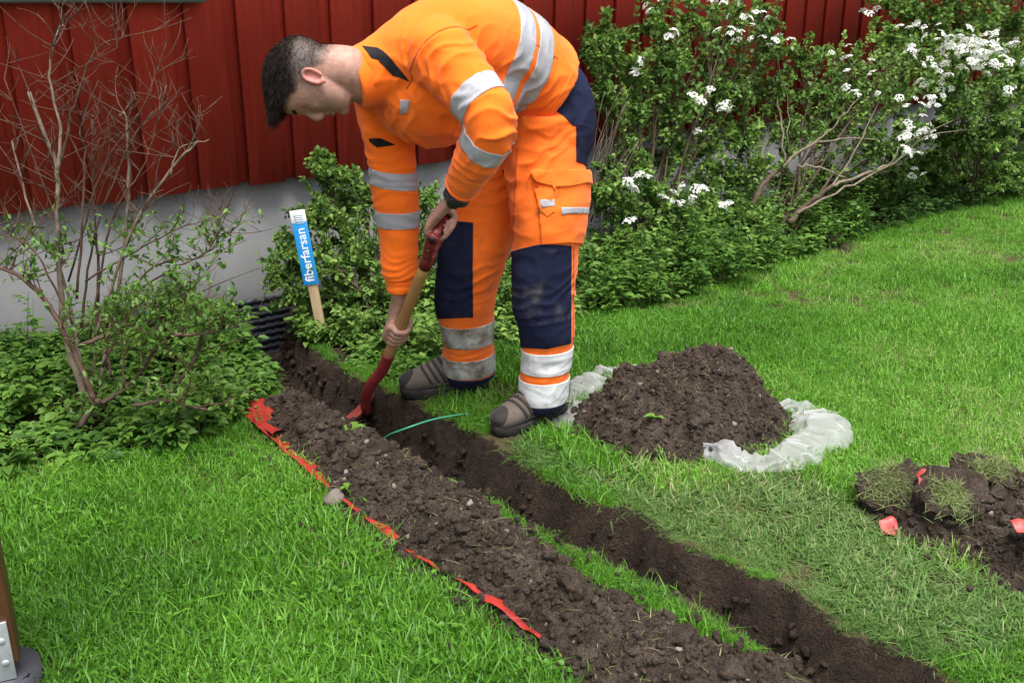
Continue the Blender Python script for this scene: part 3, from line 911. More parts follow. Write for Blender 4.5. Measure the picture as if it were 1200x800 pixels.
# pruned, nearly bare shrub at the left
def bare_shrub():
    g = np.random.default_rng(91)
    base = ground_at(78, 520)
    root = empty('pruned_shrub', base)
    tag(root, 'pruned shrub of bare brown stems in front of the foundation', 'shrub', 'shrubs along the house')
    def L(pts, dy=0.0):
        return [at(px, py, base[1] + dy + q * 0.02) for q, (px, py) in enumerate(pts)]
    stems = [([(78, 522), (100, 490), (112, 470)], .012, .011, 0, 'bark'), ([(112, 470), (90, 420), (55, 355), (20, 322), (-15, 310)], .010, .006, 0, 'dead_twig'), ([(112, 470), (122, 470), (150, 452), (172, 425), (190, 398), (242, 372)], .009, .005, -.05, 'bark'),
             ([(92, 405), (140, 388), (190, 370), (222, 350)], .009, .007, .05, 'bark'), ([(170, 385), (200, 368), (228, 340)], .011, .008, .1, 'bark'), ([(205, 393), (240, 390), (274, 383)], .006, .005, -.05, 'dead_twig'),
             ([(100, 470), (78, 395), (68, 300), (68, 230), (64, 190), (34, 108)], .011, .006, .2, 'pale_bark'), ([(68, 200), (70, 150), (58, 90), (66, 40), (74, 28)], .006, .002, .2, 'pale_bark'), ([(72, 190), (80, 150), (90, 115), (112, 60), (150, 42)], .006, .0015, .25, 'dead_twig'),
             ([(100, 460), (75, 330), (40, 260), (14, 165)], .007, .003, .25, 'pale_bark'), ([(110, 460), (115, 330), (110, 250), (108, 140)], .007, .002, .3, 'bark'), ([(115, 455), (140, 330), (150, 230), (148, 140), (140, 135)], .008, .003, .3, 'pale_bark'),
             ([(110, 400), (150, 280), (200, 200), (232, 165)], .006, .004, .2, 'pale_bark'), ([(200, 205), (210, 175), (246, 163)], .003, .0015, .2, 'pale_bark'), ([(105, 400), (130, 260), (170, 190), (195, 100)], .005, .0015, .3, 'dead_twig'),
             ([(95, 390), (110, 280), (150, 175), (180, 130)], .005, .0015, .3, 'dead_twig'), ([(80, 330), (120, 200), (170, 120), (195, 50)], .004, .001, .3, 'dead_twig'), ([(90, 350), (100, 200), (95, 150), (115, 95)], .005, .0015, .25, 'dead_twig'),
             ([(85, 380), (45, 300), (20, 280), (-10, 260)], .004, .002, .1, 'dead_twig'), ([(130, 440), (125, 400), (140, 385)], .004, .003, -.05, 'dead_twig'), ([(145, 455), (143, 400), (137, 355)], .004, .002, -.1, 'dead_twig'), ([(120, 430), (170, 320), (235, 300), (258, 270)], .005, .0015, .15, 'dead_twig'),
             ([(160, 340), (210, 312), (250, 290), (285, 258)], .004, .001, .2, 'dead_twig'), ([(100, 330), (150, 300), (205, 270), (255, 255)], .004, .001, .25, 'dead_twig'), ([(155, 475), (200, 470), (245, 482)], .006, .004, -.1, 'bark'), ([(200, 460), (222, 430), (235, 405)], .007, .006, 0, 'bark'), ([(75, 300), (60, 240), (5, 92)], .0035, .0015, .25, 'dead_twig')]
    twigs, tips = Bag(), []
    for pts, r0, r1, dy, mt in stems:
        path = catmull(L(pts, dy), 6)
        path[1:-1] += g.normal(size=(len(path) - 2, 3)) * 0.0018
        v, t, q = tube(path, np.linspace(r0, r1, len(path)) * .92, 7)
        part('stem', mesh_np('stem', v, [t, q]), M[mt], root)
        for _ in range(int(4 + len(path) * 0.5)):
            k = g.integers(len(path) // 3, len(path))
            s0 = path[k]
            e = s0 + np.array([g.normal() * 0.07 + 0.02, g.normal() * 0.07, 0.03 + 0.11 * g.random()])
            tw = bezier(s0, (s0 + e) / 2 + g.normal(size=3) * 0.015, e, 6)
            twigs.add(*tube(tw, np.linspace(min(r1, .0024), .0008, 6), 4, False))
            tips.append((s0, e))
            for _ in range(2):
                m_ = tw[g.integers(2, 6)]
                e2 = m_ + np.array([g.normal() * .04, g.normal() * .04, .02 + .05 * g.random()])
                twigs.add(*tube(bezier(m_, (m_ + e2) / 2 + g.normal(size=3) * .008, e2, 4), np.linspace(.0013, .0006, 4), 3, False))
                tips.append((m_, e2))
    part('twigs', twigs.mesh('twigs'), M['dead_twig'], root)
    LP, LD = [], []
    for s0, e in tips:
        if s0[2] < 0.62 and g.random() < 0.75:
            k = g.integers(4, 11)
            t_ = g.random((k, 1))
            LP.append(s0 * (1 - t_) + e * t_ + g.normal(size=(k, 3)) * .006)
            LD.append(g.normal(size=(k, 3)) + np.array([0, 0, .4]))
    P, D = np.vstack(LP), np.vstack(LD)
    V, Fc, vr = leaves(P, D, g.normal(size=P.shape) * .5 + np.array([0, 0, 1.]), .024, .011, np.clip(.5 + .3 * g.normal(size=len(P)), 0, 1))
    b = Bag()
    b.add(V, Fc, var=vr)
    part('young_leaves', b.mesh('young_leaves', False), M['leaf_weed'], root)
bare_shrub()

# ------------------------------------------------------------------ weeds and ground cover of the beds
def weeds(name, label, spots, seed, height, leaf, mat, per=26, wide=0.5):
    """many small leafy plants that run into one mass"""
    g = np.random.default_rng(seed)
    b, st = Bag(), Bag()
    P_, D_, S_, V_ = [], [], [], []
    for (x, y) in spots:
        h = height * (0.4 + 0.6 * g.random()) * (1 + 0.9 * vnoise(np.array([[x * 3.2, y * 3.2]]), seed)[0]) * (1.8 if g.random() < .07 else 1)
        z0 = float(grid_z(np.array([[x, y]]))[0])
        tip = np.array([x + g.normal() * h * .25, y + g.normal() * h * .25, z0 + h])
        s0 = np.array([x, y, z0 - .01])
        m = (s0 + tip) / 2 + g.normal(size=3) * .015
        st.add(*tube(bezier(s0, m, tip, 5), np.linspace(.0022, .001, 5), 3, False))
        k = int(per * (0.6 + 0.8 * g.random()))
        t_ = 0.2 + 0.8 * g.random(k) ** 0.8
        pos = (1 - t_)[:, None] ** 2 * s0 + (2 * t_ * (1 - t_))[:, None] * m + (t_ ** 2)[:, None] * tip
        a_ = g.random(k) * 2 * np.pi
        out = np.column_stack([np.cos(a_), np.sin(a_), 0.15 + 0.35 * g.random(k)])
        rad = leaf * 0.6 * g.random(k)
        P_.append(pos + out * rad[:, None])
        D_.append(out + np.array([0, 0, -.1]))
        S_.append(leaf * (0.6 + 0.7 * g.random(k)) * (1.15 - 0.5 * t_) * (0.8 + 0.4 * g.random()))
        V_.append(np.clip(0.42 + 0.2 * g.normal() + 0.2 * g.normal(size=k), 0, 1))
    P, D, S, VV = np.vstack(P_), np.vstack(D_), np.concatenate(S_), np.concatenate(V_)
    V, Fc, vr = leaves(P, D, g.normal(size=P.shape) * .3 + np.array([0, 0, 1.]), S, S * wide, VV, bend=.25)
    b.add(V, Fc, var=vr)
    b.add(np.vstack(st.v), np.vstack(st.f[4]), var=.3)
    o = link(name, b.mesh(name, False), M[mat])
    tag(o, label, None, kind='stuff')
g = np.random.default_rng(70)
spots = in_poly(g, 480, gpoly([(-60, 585), (60, 550), (180, 540), (250, 515), (285, 488), (305, 450), (265, 415), (215, 385), (0, 390), (-60, 400)]))
weeds('weed_patch', 'low leafy weeds around the pruned shrub', spots, 71, 0.11, 0.050, 'leaf_weed', 18, 0.6)
spots = in_poly(g, 150, gpoly([(-60, 470), (230, 430), (260, 395), (235, 372), (-60, 400)]))
weeds('weed_patch', 'taller weeds along the foundation behind the pruned shrub', spots, 72, 0.22, 0.040, 'leaf_weed', 36, 0.5)
spots = in_poly(g, 130, gpoly([(235, 490), (288, 488), (318, 455), (270, 405), (235, 420)]))
weeds('weed_patch', 'bright broad leaved weeds beside the tarpaulin corner', spots, 73, 0.15, 0.052, 'leaf_bright', 22, 0.5)
spots = in_poly(g, 300, gpoly([(372, 390), (425, 418), (500, 425), (640, 395), (690, 372), (690, 330), (560, 345), (400, 350)]))
weeds('weed_patch', 'shaded weeds at the foot of the leafy shrub', spots, 74, 0.15, 0.05, 'leaf_spirea', 22, 0.55)
spots = in_poly(g, 330, gpoly([(690, 378), (780, 356), (860, 335), (930, 308), (1005, 285), (1005, 262), (900, 275), (690, 320)]))
weeds('weed_patch', 'dense weeds edging the lawn under the flowering shrub', spots, 75, 0.22, 0.048, 'leaf_bright', 26, 0.5)
spots = in_poly(g, 240, gpoly([(990, 284), (1100, 254), (1210, 232), (1320, 205), (1320, 185), (1200, 205), (1000, 258)]))
weeds('weed_patch', 'darker weeds along the far lawn edge', spots, 76, 0.2, 0.05, 'leaf_dark', 26, 0.5)
spots = in_poly(g, 380, np.array([wall_pt(t_, o_, 0)[:2] for t_, o_ in ((1.6, .06), (8.5, .06), (8.5, .85), (1.6, .75))]))
weeds('weed_patch', 'tangled weeds between foundation and flowering shrubs', spots, 78, 0.24, 0.05, 'leaf_dark', 28, 0.5)
sb_ = on_wall(374, 372, .50)[:2]
spots = sb_ + np.column_stack([g.uniform(-.15, .15, 60), g.uniform(-.13, .03, 60)])
spots = spots[poly_sdf(spots, TRENCH) > .0]
weeds('weed_patch', 'leafy weeds hiding the foot of the marker stake', spots, 79, 0.25, 0.040, 'leaf_spirea', 22, 0.55)
spots = in_poly(g, 60, gpoly([(415, 432), (470, 450), (500, 440), (470, 415), (420, 410)]))
weeds('weed_patch', 'small bright weeds along the trench behind the shovel', spots, 77, 0.07, 0.035, 'leaf_bright', 14, 0.55)

# ------------------------------------------------------------------ the worker
def voxel(shapes, size, smooth=6, factor=0.5):
    """union of overlapping closed shapes as one continuous surface"""
    b = Bag()
    for s in shapes:
        b.add(*s)
    tmp = bpy.data.objects.new('tmp', b.mesh('tmp'))
    COL.objects.link(tmp)
    md = tmp.modifiers.new('r', 'REMESH')
    md.mode, md.voxel_size, md.use_smooth_shade = 'VOXEL', size, True
    if smooth:
        sm = tmp.modifiers.new('s', 'SMOOTH')
        sm.iterations, sm.factor = smooth, factor
    dg_ = bpy.context.evaluated_depsgraph_get()
    me = bpy.data.meshes.new_from_object(tmp.evaluated_get(dg_))
    old = tmp.data
    bpy.data.objects.remove(tmp)
    bpy.data.meshes.remove(old)
    return me

def coords(me):
    V = np.empty(len(me.vertices) * 3, np.float32)
    me.vertices.foreach_get('co', V)
    N = np.empty(len(me.vertices) * 3, np.float32)
    me.vertices.foreach_get('normal', N)
    return V.reshape(-1, 3).astype(float), N.reshape(-1, 3).astype(float)

def set_coords(me, V):
    me.vertices.foreach_set('co', V.astype(np.float32).ravel())
    me.update()

def crease(me, folds, amp=0.004, scale=9.0, seed=0):
    """cloth folds: soft random relief plus bundles of folds around (centre, across, reach, depth, wavelength)"""
    V, N = coords(me)
    d = amp * fbm(V * scale, 3, seed)
    for c, ax, reach, dep, wave in folds:
        q = V - np.asarray(c)
        s = q @ unit(ax)
        w = np.exp(-np.sum(q * q, 1) / reach ** 2)
        ph = s / wave + 1.1 * vnoise(V * 8, seed + 5) + 0.7 * vnoise(V * 17, seed + 6)
        w = w * (0.45 + 0.9 * np.clip(vnoise(V * 11, seed + 9) + .4, 0, 1))
        tri_ = 1 - np.abs(((ph % 1) - 0.5) * 2) * 1.0
        d += dep * 1.25 * w * (tri_ ** 2.6 - 0.3)
    rid = (1 - np.abs(vnoise(V * np.array([9, 9, 13]) + .5 * vnoise(V * 6, seed + 20)[:, None], seed + 21))) ** 5
    d += .0045 * rid * np.clip(.3 + vnoise(V * 5, seed + 22), 0, 1) * (amp / .005)
    rid = (1 - np.abs(vnoise(V * np.array([21, 21, 16]), seed + 23))) ** 5
    d += .0020 * rid * np.clip(.3 + vnoise(V * 7, seed + 24), 0, 1) * (amp / .005)
    set_coords(me, V + N * d[:, None])

def panel(src, planes, seed, mat, name, root, off=0.002, label=None, within=None):
    """piece of cloth sewn on: the part of src on the positive side of every plane, nearest to seed, lifted by off"""
    bm = bmesh.new()
    bm.from_mesh(src)
    for p, n in planes:
        bmesh.ops.bisect_plane(bm, geom=list(bm.verts) + list(bm.edges) + list(bm.faces), dist=1e-5, plane_co=Vector(p), plane_no=Vector(unit(n)), clear_inner=True)
    if within:
        c_, r_ = Vector(within[0]), within[1]
        bmesh.ops.delete(bm, geom=[f for f in bm.faces if (f.calc_center_median() - c_).length > r_], context='FACES')
    bm.faces.ensure_lookup_table()
    s = Vector(seed)
    start = min(bm.faces, key=lambda f: (f.calc_center_median() - s).length_squared)
    seen, todo = {start}, [start]
    while todo:
        f = todo.pop()
        for e in f.edges:
            for h in e.link_faces:
                if h not in seen:
                    seen.add(h)
                    todo.append(h)
    bmesh.ops.delete(bm, geom=[f for f in bm.faces if f not in seen], context='FACES')
    bm.normal_update()
    for v in bm.verts:
        v.co += v.normal * off
    rim = [e for e in bm.edges if e.is_boundary]
    ex = bmesh.ops.extrude_edge_only(bm, edges=rim)
    for v in [q for q in ex['geom'] if isinstance(q, bmesh.types.BMVert)]:
        e = [l for l in v.link_edges if not l.is_boundary]
        o_ = e[0].other_vert(v) if e else v
        v.co -= o_.normal * (off + 0.002)
    me = bpy.data.meshes.new(name)
    bm.to_mesh(me)
    bm.free()
    me.polygons.foreach_set('use_smooth', np.ones(len(me.polygons), bool))
    o = part(name, me, mat, root)
    if label:
        o['label'] = label
    return o

def fabric(name, stops, rough, weave, dirt=None, sheen=0.12, spec=0.2, metallic=0.0):
    m, nt, b, _ = _nodes(name)
    c = _ramp(nt, _noise(nt, 7, 5, 0.6), stops)
    if dirt:
        col, lo, hi, sc = dirt
        f = _ramp(nt, _noise(nt, sc, 6, 0.7), [(lo, (0, 0, 0)), (hi, (1, 1, 1))])
        mx = nt.nodes.new('ShaderNodeMix')
        mx.data_type = 'RGBA'
        nt.links.new(f, mx.inputs[0])
        nt.links.new(c, mx.inputs[6])
        mx.inputs[7].default_value = (*col, 1)
        c = mx.outputs[2]
    nt.links.new(c, b.inputs['Base Color'])
    b.inputs['Roughness'].default_value = rough
    b.inputs['Sheen Weight'].default_value = sheen
    b.inputs['Specular IOR Level'].default_value = spec
    b.inputs['Metallic'].default_value = metallic
    _bump(nt, b, _noise(nt, weave, 3, 0.6), 0.25, 0.0015)
    _bump(nt, b, _noise(nt, 45, 4, 0.6), 0.25, 0.004)
    return m
M['orange'] = fabric('orange', [(0.3, (0.93, 0.150, 0.008)), (0.7, (1.0, 0.185, 0.012))], 0.85, 700)
M['orange_work'] = fabric('orange_work', [(0.3, (0.88, 0.145, 0.012)), (0.7, (0.96, 0.180, 0.016))], 0.8, 700, ((0.28, 0.10, 0.035), 0.60, 0.80, 9))
M['navy'] = fabric('navy', [(0.3, (0.009, 0.011, 0.028)), (0.7, (0.015, 0.018, 0.044))], 0.85, 700, ((0.085, 0.078, 0.075), 0.56, 0.85, 8), 0.0, 0.1)
M['black_cloth'] = fabric('black_cloth', [(0.3, (0.006, 0.006, 0.007)), (0.7, (0.011, 0.011, 0.012))], 0.85, 700)
M['reflex'] = fabric('reflex', [(0.3, (0.30, 0.30, 0.32)), (0.7, (0.40, 0.40, 0.43))], 0.42, 900, None, 0.0, 0.5)
M['reflex_dirty'] = fabric('reflex_dirty', [(0.3, (0.56, 0.56, 0.56)), (0.7, (0.72, 0.72, 0.72))], 0.45, 900, ((0.22, 0.19, 0.15), 0.50, 0.80, 12), 0.0, 0.5)
M['reflex_muddy'] = fabric('reflex_muddy', [(0.3, (0.42, 0.41, 0.38)), (0.7, (0.60, 0.59, 0.56))], 0.5, 900, ((0.14, 0.11, 0.075), 0.36, 0.62, 11), 0.0, 0.5)

# joints: photo pixel and distance in front of the camera
hipN, hipF = at(642, 165, 2.98), at(605, 165, 3.14)
kneeN, ankN = at(636, 335, 2.93), at(638, 462, 2.95)
kneeF, ankF = at(548, 312, 3.12), at(553, 440, 3.23)
shN, shF = at(512, 62, 2.68), at(450, 118, 2.97)
elN, wrN = at(578, 150, 2.54), at(537, 226, 2.71)
elF, wrF = at(463, 222, 2.97), at(470, 338, 2.98)
Lh = unit(hipN - hipF)                       # his left at the hips: towards the camera
Ls = unit(shN - shF)                         # his left at the shoulders
base_p = np.array([at(600, 470, 3.07)[0], 3.07, 0.0])
person = empty('person', base_p)
tag(person, 'worker in orange and navy high visibility workwear bending over a shovel', 'person')

# jacket
tc = [at(632, 100, 3.03), at(600, 76, 2.98), at(563, 58, 2.92), at(522, 60, 2.86), at(480, 72, 2.80), at(447, 83, 2.765), at(425, 90, 2.74)]
torso = [(tc[0], .172, .136, Lh), (tc[1], .180, .145, Lh * .75 + Ls * .25), (tc[2], .195, .152, Lh * .5 + Ls * .5), (tc[3], .215, .150, Lh * .2 + Ls * .8), (tc[4], .175, .125, Ls), (tc[5], .105, .095, Ls), (tc[6], .080, .080, Ls)]
armN = [(shN * .6 + tc[4] * .4, .09, .085, WN), (shN, .092, .088, WN), (shN * .5 + elN * .5 + np.array([.01, 0, .008]), .082, .076, WN), (elN * .85 + shN * .15 + np.array([.01, 0, 0]), .072, .068, WN), (elN * .75 + wrN * .25, .067, .061, WN), (elN * .4 + wrN * .6, .060, .056, WN), (elN * .14 + wrN * .86, .050, .046, WN), (elN * .06 + wrN * .94, .041, .038, WN)]
armF = [(shF * .6 + tc[4] * .4, .085, .085, WD), (shF, .088, .085, WD), (shF * .5 + elF * .5, .078, .074, WD), (elF, .070, .066, WD), (elF * .6 + wrF * .4, .064, .060, WD), (elF * .28 + wrF * .72, .060, .056, WD), (elF * .14 + wrF * .86, .056, .052, WD), (elF * .09 + wrF * .91, .044, .041, WD), (elF * -.03 + wrF * 1.03, .042, .039, WD)]
sag = loft([(at(590, 105, 2.93), .13, .09, Ls), (at(550, 108, 2.88), .17, .12, Ls), (at(510, 112, 2.84), .185, .135, Ls), (at(472, 112, 2.82), .16, .115, Ls), (at(445, 112, 2.80), .11, .075, Ls)], 6, 36)
jacket_me = voxel([loft(torso, 8, 40), sag, loft(armN, 6, 28), loft(armF, 6, 28)], 0.0055, 7)
tdir = unit(tc[4] - tc[1])
crease(jacket_me, [(elN, wrN - shN + Ls * .25, .085, .011, .045), (elN * .4 + wrN * .6, wrN - elN + Ls * .05, .07, .007, .034), (shN * .7 + elN * .3, elN - shN + Ls * .1, .11, .010, .05), (elF, wrF - shF, .12, .008, .04), (elF * .2 + wrF * .8, wrF - elF, .07, .006, .022),
                   (at(500, 135, 2.75), np.cross(tdir, [0, 0, 1]) + np.array([0, 0, .8]), .13, .016, .06), (at(600, 100, 2.85), tdir + np.array([0, 0, .5]), .14, .008, .05), (at(455, 140, 2.8), [0.3, 0, 1], .09, .010, .045)], .005, 8, 11)
jacket = part('jacket', jacket_me, M['orange'], person)

def band(src, a, b, s0, s1, mat, name='reflective_band', off=0.0022, up=None, label=None, keep=()):
    """a ring round a limb: between two planes across the line a-b at metres s0 and s1 from a"""
    d = unit(b - a)
    c0, c1 = a + d * s0, a + d * s1
    m = (c0 + c1) / 2
    n = d if up is None else unit(up)
    sd_ = m + unit(CAM - m - n * ((CAM - m) @ n)) * 0.07
    return panel(src, [(c0, n), (c1, -n)] + list(keep), sd_, mat, name, person, off, label, (m, 0.125))
lenN = np.linalg.norm(elN - shN)
band(jacket_me, shN, elN, lenN * .60, lenN * .60 + .052, M['reflex'], up=unit(elN - shN))
fd = unit(wrN - elN)
band(jacket_me, elN, wrN, .030, .078, M['reflex'], up=fd, keep=[(elN + unit(shN - elN) * .075, elN - shN)])
lf = np.linalg.norm(wrF - shF)
band(jacket_me, shF, wrF, lf * .345, lf * .345 + .05, M['reflex'], up=unit(wrF - shF) + np.array([-.2, 0, -.05]))
band(jacket_me, shF, wrF, lf * .56, lf * .56 + .05, M['reflex'], up=unit(wrF - shF) + np.array([-.08, 0, 0]))
band(jacket_me, elN, wrN, np.linalg.norm(wrN - elN) - .034, .4, M['orange'], 'cuff', .0025)
band(jacket_me, elF, wrF, np.linalg.norm(wrF - elF) - .030, .4, M['orange'], 'cuff', .0025)
hem_n = unit(tc[0] - tc[1])
panel(jacket_me, [(tc[0] - hem_n * .028, hem_n)], at(650, 95, 2.9), M['orange'], 'hem', person, .003)
# two bands round the body
n1 = unit(tc[3] - tc[0])
for px, w in ((609, .058), (570, .058)):
    c_ = at(px, 62, 2.94)
    panel(jacket_me, [(c_ - n1 * w / 2, n1), (c_ + n1 * w / 2, -n1)], at(px, 50, 2.78), M['reflex'], 'reflective_band', person, .0022)

VIEW = np.array([0, CP, -SP])
def patch(src, pts, y, mat, name, off=0.002, extra=(), seed=None, label=None):
    """sewn-on piece with a convex outline (photo pixels, clockwise) on the side of the cloth that faces -VIEW"""
    P = [at(a, b, y) for a, b in pts]
    c = np.mean(P, 0)
    pl = []
    for k in range(len(P)):
        n = np.cross(P[(k + 1) % len(P)] - P[k], VIEW)
        if (c - P[k]) @ n < 0:
            n = -n
        pl.append((P[k], n))
    return panel(src, pl + list(extra), (c - VIEW * 0.12) if seed is None else seed, mat, name, person, off, label)
patch(jacket_me, [(423, 52), (443, 57), (452, 64), (449, 75), (437, 72)], 2.7, M['black_cloth'], 'yoke_panel', .0012)
patch(jacket_me, [(440, 60), (454, 66), (481, 99), (462, 92), (446, 76)], 2.7, M['black_cloth'], 'yoke_panel', .0016)
patch(jacket_me, [(470, 118), (481, 120), (478, 132), (469, 133)], 2.7, M['reflex'], 'reflective_tab', .002)
patch(jacket_me, [(424, 146), (440, 153), (462, 154), (456, 162), (436, 164), (426, 156)], 2.8, M['black_cloth'], 'chest_panel', .002)
M['seam'] = fabric('seam', [(0.3, (0.50, 0.062, 0.004)), (0.7, (0.60, 0.08, 0.006))], .9, 700)
band(jacket_me, shN, elN, .012, .0155, M['seam'], 'seam', .0012)
patch(jacket_me, [(622, 49), (655, 60), (655, 61.4), (622, 50.4)], 2.8, M['seam'], 'seam', .0012)
patch(jacket_me, [(640, 57), (650, 60), (650, 63), (640, 60)], 2.8, M['black_cloth'], 'label_tab', .002)
# ribbed collar and cuffs
cd = unit(tc[6] - tc[4])
col_rings = [(tc[5] + cd * .005, .098, .090, Ls), (tc[6] + cd * .0, .080, .082, Ls), (tc[6] + cd * .026, .076, .080, Ls), (tc[6] + cd * .030, .070, .074, Ls)]
v, t3, q = loft(col_rings, 6, 36)
col_me = mesh_np('collar', v, [q, t3])
part('collar', col_me, M['orange'], person)

# trousers
fwd = unit(np.cross(np.array([0, 0, 1.0]), Lh)) * -1
if fwd[0] > 0:
    fwd = -fwd
waist = [(at(618, 98, 3.02), .140, .115, Lh), (at(634, 112, 3.05), .160, .128, Lh), (at(640, 135, 3.06), .174, .136, Lh), (at(637, 165, 3.06), .174, .138, Lh), (at(631, 195, 3.06), .15, .12, Lh)]
legN = [(hipN + np.array([0, 0, .09]), .10, .12, Lh), (at(642, 165, 2.99), .110, .128, Lh), (at(641, 205, 2.97), .110, .126, Lh), (at(643, 250, 2.95), .102, .117, Lh), (at(640, 295, 2.94), .092, .105, Lh), (at(637, 340, 2.93), .088, .100, Lh), (at(642, 385, 2.94), .080, .090, Lh),
        (at(640, 420, 2.95), .073, .080, Lh), (at(637, 445, 2.96), .073, .079, Lh), (at(636, 462, 2.965), .073, .080, Lh), (at(637, 471, 2.97), .068, .075, Lh)]
legF = [(hipF + np.array([0, 0, .06]), .10, .12, Lh), (at(596, 190, 3.14), .112, .130, Lh), (at(575, 240, 3.13), .106, .124, Lh), (at(556, 290, 3.12), .100, .116, Lh), (at(548, 330, 3.13), .094, .108, Lh), (at(546, 365, 3.16), .088, .100, Lh), (at(549, 395, 3.19), .082, .088, Lh),
        (at(550, 420, 3.22), .084, .092, Lh), (at(552, 433, 3.235), .080, .087, Lh), (at(553, 441, 3.24), .072, .080, Lh)]
tr_me = voxel([loft(waist, 8, 40), loft(legN, 6, 32), loft(legF, 6, 32)], 0.0055, 5)
up_ = np.array([0, 0, 1.0])
crease(tr_me, [(kneeN, up_ + fwd * .3, .10, .011, .04), (at(640, 435, 2.95), up_ + fwd * .3, .06, .010, .03), (kneeF, up_ + fwd * .3, .10, .010, .04), (at(548, 405, 3.2), up_, .06, .012, .03), (at(610, 190, 2.95), up_ + fwd * .9, .12, .012, .05), (at(650, 130, 2.95), up_ + fwd * .7, .10, .006, .045), (at(575, 215, 3.05), up_, .09, .010, .04)], .005, 8, 31)
part('trousers', tr_me, M['orange_work'], person)
patch(tr_me, [(645, 104), (668, 66), (702, 85), (700, 152), (670, 152), (652, 136)], 2.95, M['navy'], 'hip_panel', .002)
patch(tr_me, [(674, 148), (702, 148), (700, 195), (674, 193)], 2.95, M['navy'], 'hip_panel', .0025)
front = [(kneeN - fwd * .015, fwd - unit(VIEW) * .15)]
patch(tr_me, [(575, 290), (630, 290), (668, 283), (668, 402), (640, 408), (585, 406)], 2.93, M['navy'], 'knee_panel', .003, [(kneeN - fwd * .07 - VIEW * 0, fwd * .6 - VIEW)])
patch(tr_me, [(480, 255), (530, 262), (556, 264), (555, 372), (500, 374)], 3.12, M['navy'], 'knee_panel', .003, [(kneeF - fwd * .07, fwd * .6 - VIEW)])
patch(tr_me, [(570, 195), (590, 193), (591, 222), (575, 223)], 3.05, M['black_cloth'], 'crotch_panel', .002)
def legband(a, b, y, mat, name='reflective_band', off=.003, tilt=(0, 0)):
    p0, p1 = at(*a, y), at(*b, y)
    n = unit(p0 - p1)
    n = unit(n + np.array([tilt[0], tilt[1], 0]))
    m = (p0 + p1) / 2
    return panel(tr_me, [(p0, -n), (p1, n)], m - VIEW * .085, mat, name, person, off)
legband((640, 406), (640, 432), 2.95, M['reflex_dirty'])
legband((636, 441), (636, 468), 2.96, M['reflex_dirty'])
legband((636, 468), (637, 490), 2.965, M['navy'], 'trouser_hem', .004)
legband((548, 374), (549, 401), 3.18, M['reflex_muddy'])
legband((550, 413), (551, 436), 3.22, M['reflex_muddy'])
legband((551, 436), (551, 455), 3.235, M['navy'], 'trouser_hem', .004)
patch(tr_me, [(630, 222), (692, 214), (692, 284), (634, 289)], 2.93, M['orange_work'], 'cargo_pocket', .010)
patch(tr_me, [(621, 207), (640, 205), (696, 195), (696, 212), (652, 225), (628, 217)], 2.93, M['orange_work'], 'pocket_flap', .017)
patch(tr_me, [(632, 240), (647, 238), (648, 246), (634, 248)], 2.93, M['reflex'], 'pocket_tab', .0125)
patch(tr_me, [(655, 248), (686, 243), (686, 250), (655, 255)], 2.93, M['reflex'], 'pocket_tab', .0125)
patch(tr_me, [(671, 290), (672.4, 290), (672.4, 402), (671, 402)], 2.93, M['seam'], 'seam', .0015)
patch(tr_me, [(606, 176), (607.2, 176), (601, 284), (599.8, 284)], 2.93, M['seam'], 'seam', .0015)
patch(tr_me, [(626, 226), (648, 223), (649, 252), (640, 258), (632, 252)], 2.93, M['orange_work'], 'phone_pocket', .0115)

# head: local axes up (crown), front (face), left (towards the camera)
HC, HS = at(365, 92, 2.70), .945
hu = unit(np.array([-1.0, -.02, .07]))
hf = unit(np.array([0, -SP, -CP]) + .30 * VIEW + .02 * np.array([-1, 0, 0]))
hf = unit(hf - hu * (hf @ hu))
hl = np.cross(hu, hf)
def H(u, f, l=0.0):
    return HC + (hu * u + hf * f + hl * l) * HS
def sphere(u, f, l, ru, rf, rl, tilt=0.0):
    c_, s_ = math.cos(tilt), math.sin(tilt)
    return ellipsoid(H(u, f, l), [(hu * c_ + hf * s_) * ru * HS, (hf * c_ - hu * s_) * rf * HS, hl * rl * HS])
skull = [sphere(.032, -.012, 0, .092, .100, .078), sphere(.045, .01, 0, .078, .085, .074),
         loft([(H(.075, .005), .066, .080, hl), (H(.045, .012), .071, .087, hl), (H(.01, .014), .069, .083, hl), (H(-.03, .024), .064, .071, hl), (H(-.065, .038), .056, .054, hl), (H(-.092, .05), .044, .040, hl), (H(-.112, .056), .026, .026, hl)], 5, 28),
         sphere(-.092, .078, 0, .018, .018, .022), sphere(.036, .086, 0, .012, .013, .042), sphere(-.02, .062, .036, .024, .018, .02), sphere(-.02, .062, -.036, .024, .018, .02), sphere(-.040, .084, 0, .012, .012, .020),
         loft([(H(.03, .088), .008, .010, hl), (H(.005, .099), .010, .010, hl), (H(-.016, .107), .013, .011, hl), (H(-.026, .103), .015, .010, hl), (H(-.034, .092), .012, .009, hl)], 4, 14),
         sphere(-.050, .090, 0, .007, .011, .022), sphere(-.062, .089, 0, .007, .011, .020), sphere(.010, .079, .031, .008, .008, .013), sphere(.010, .079, -.031, .008, .008, .013)]
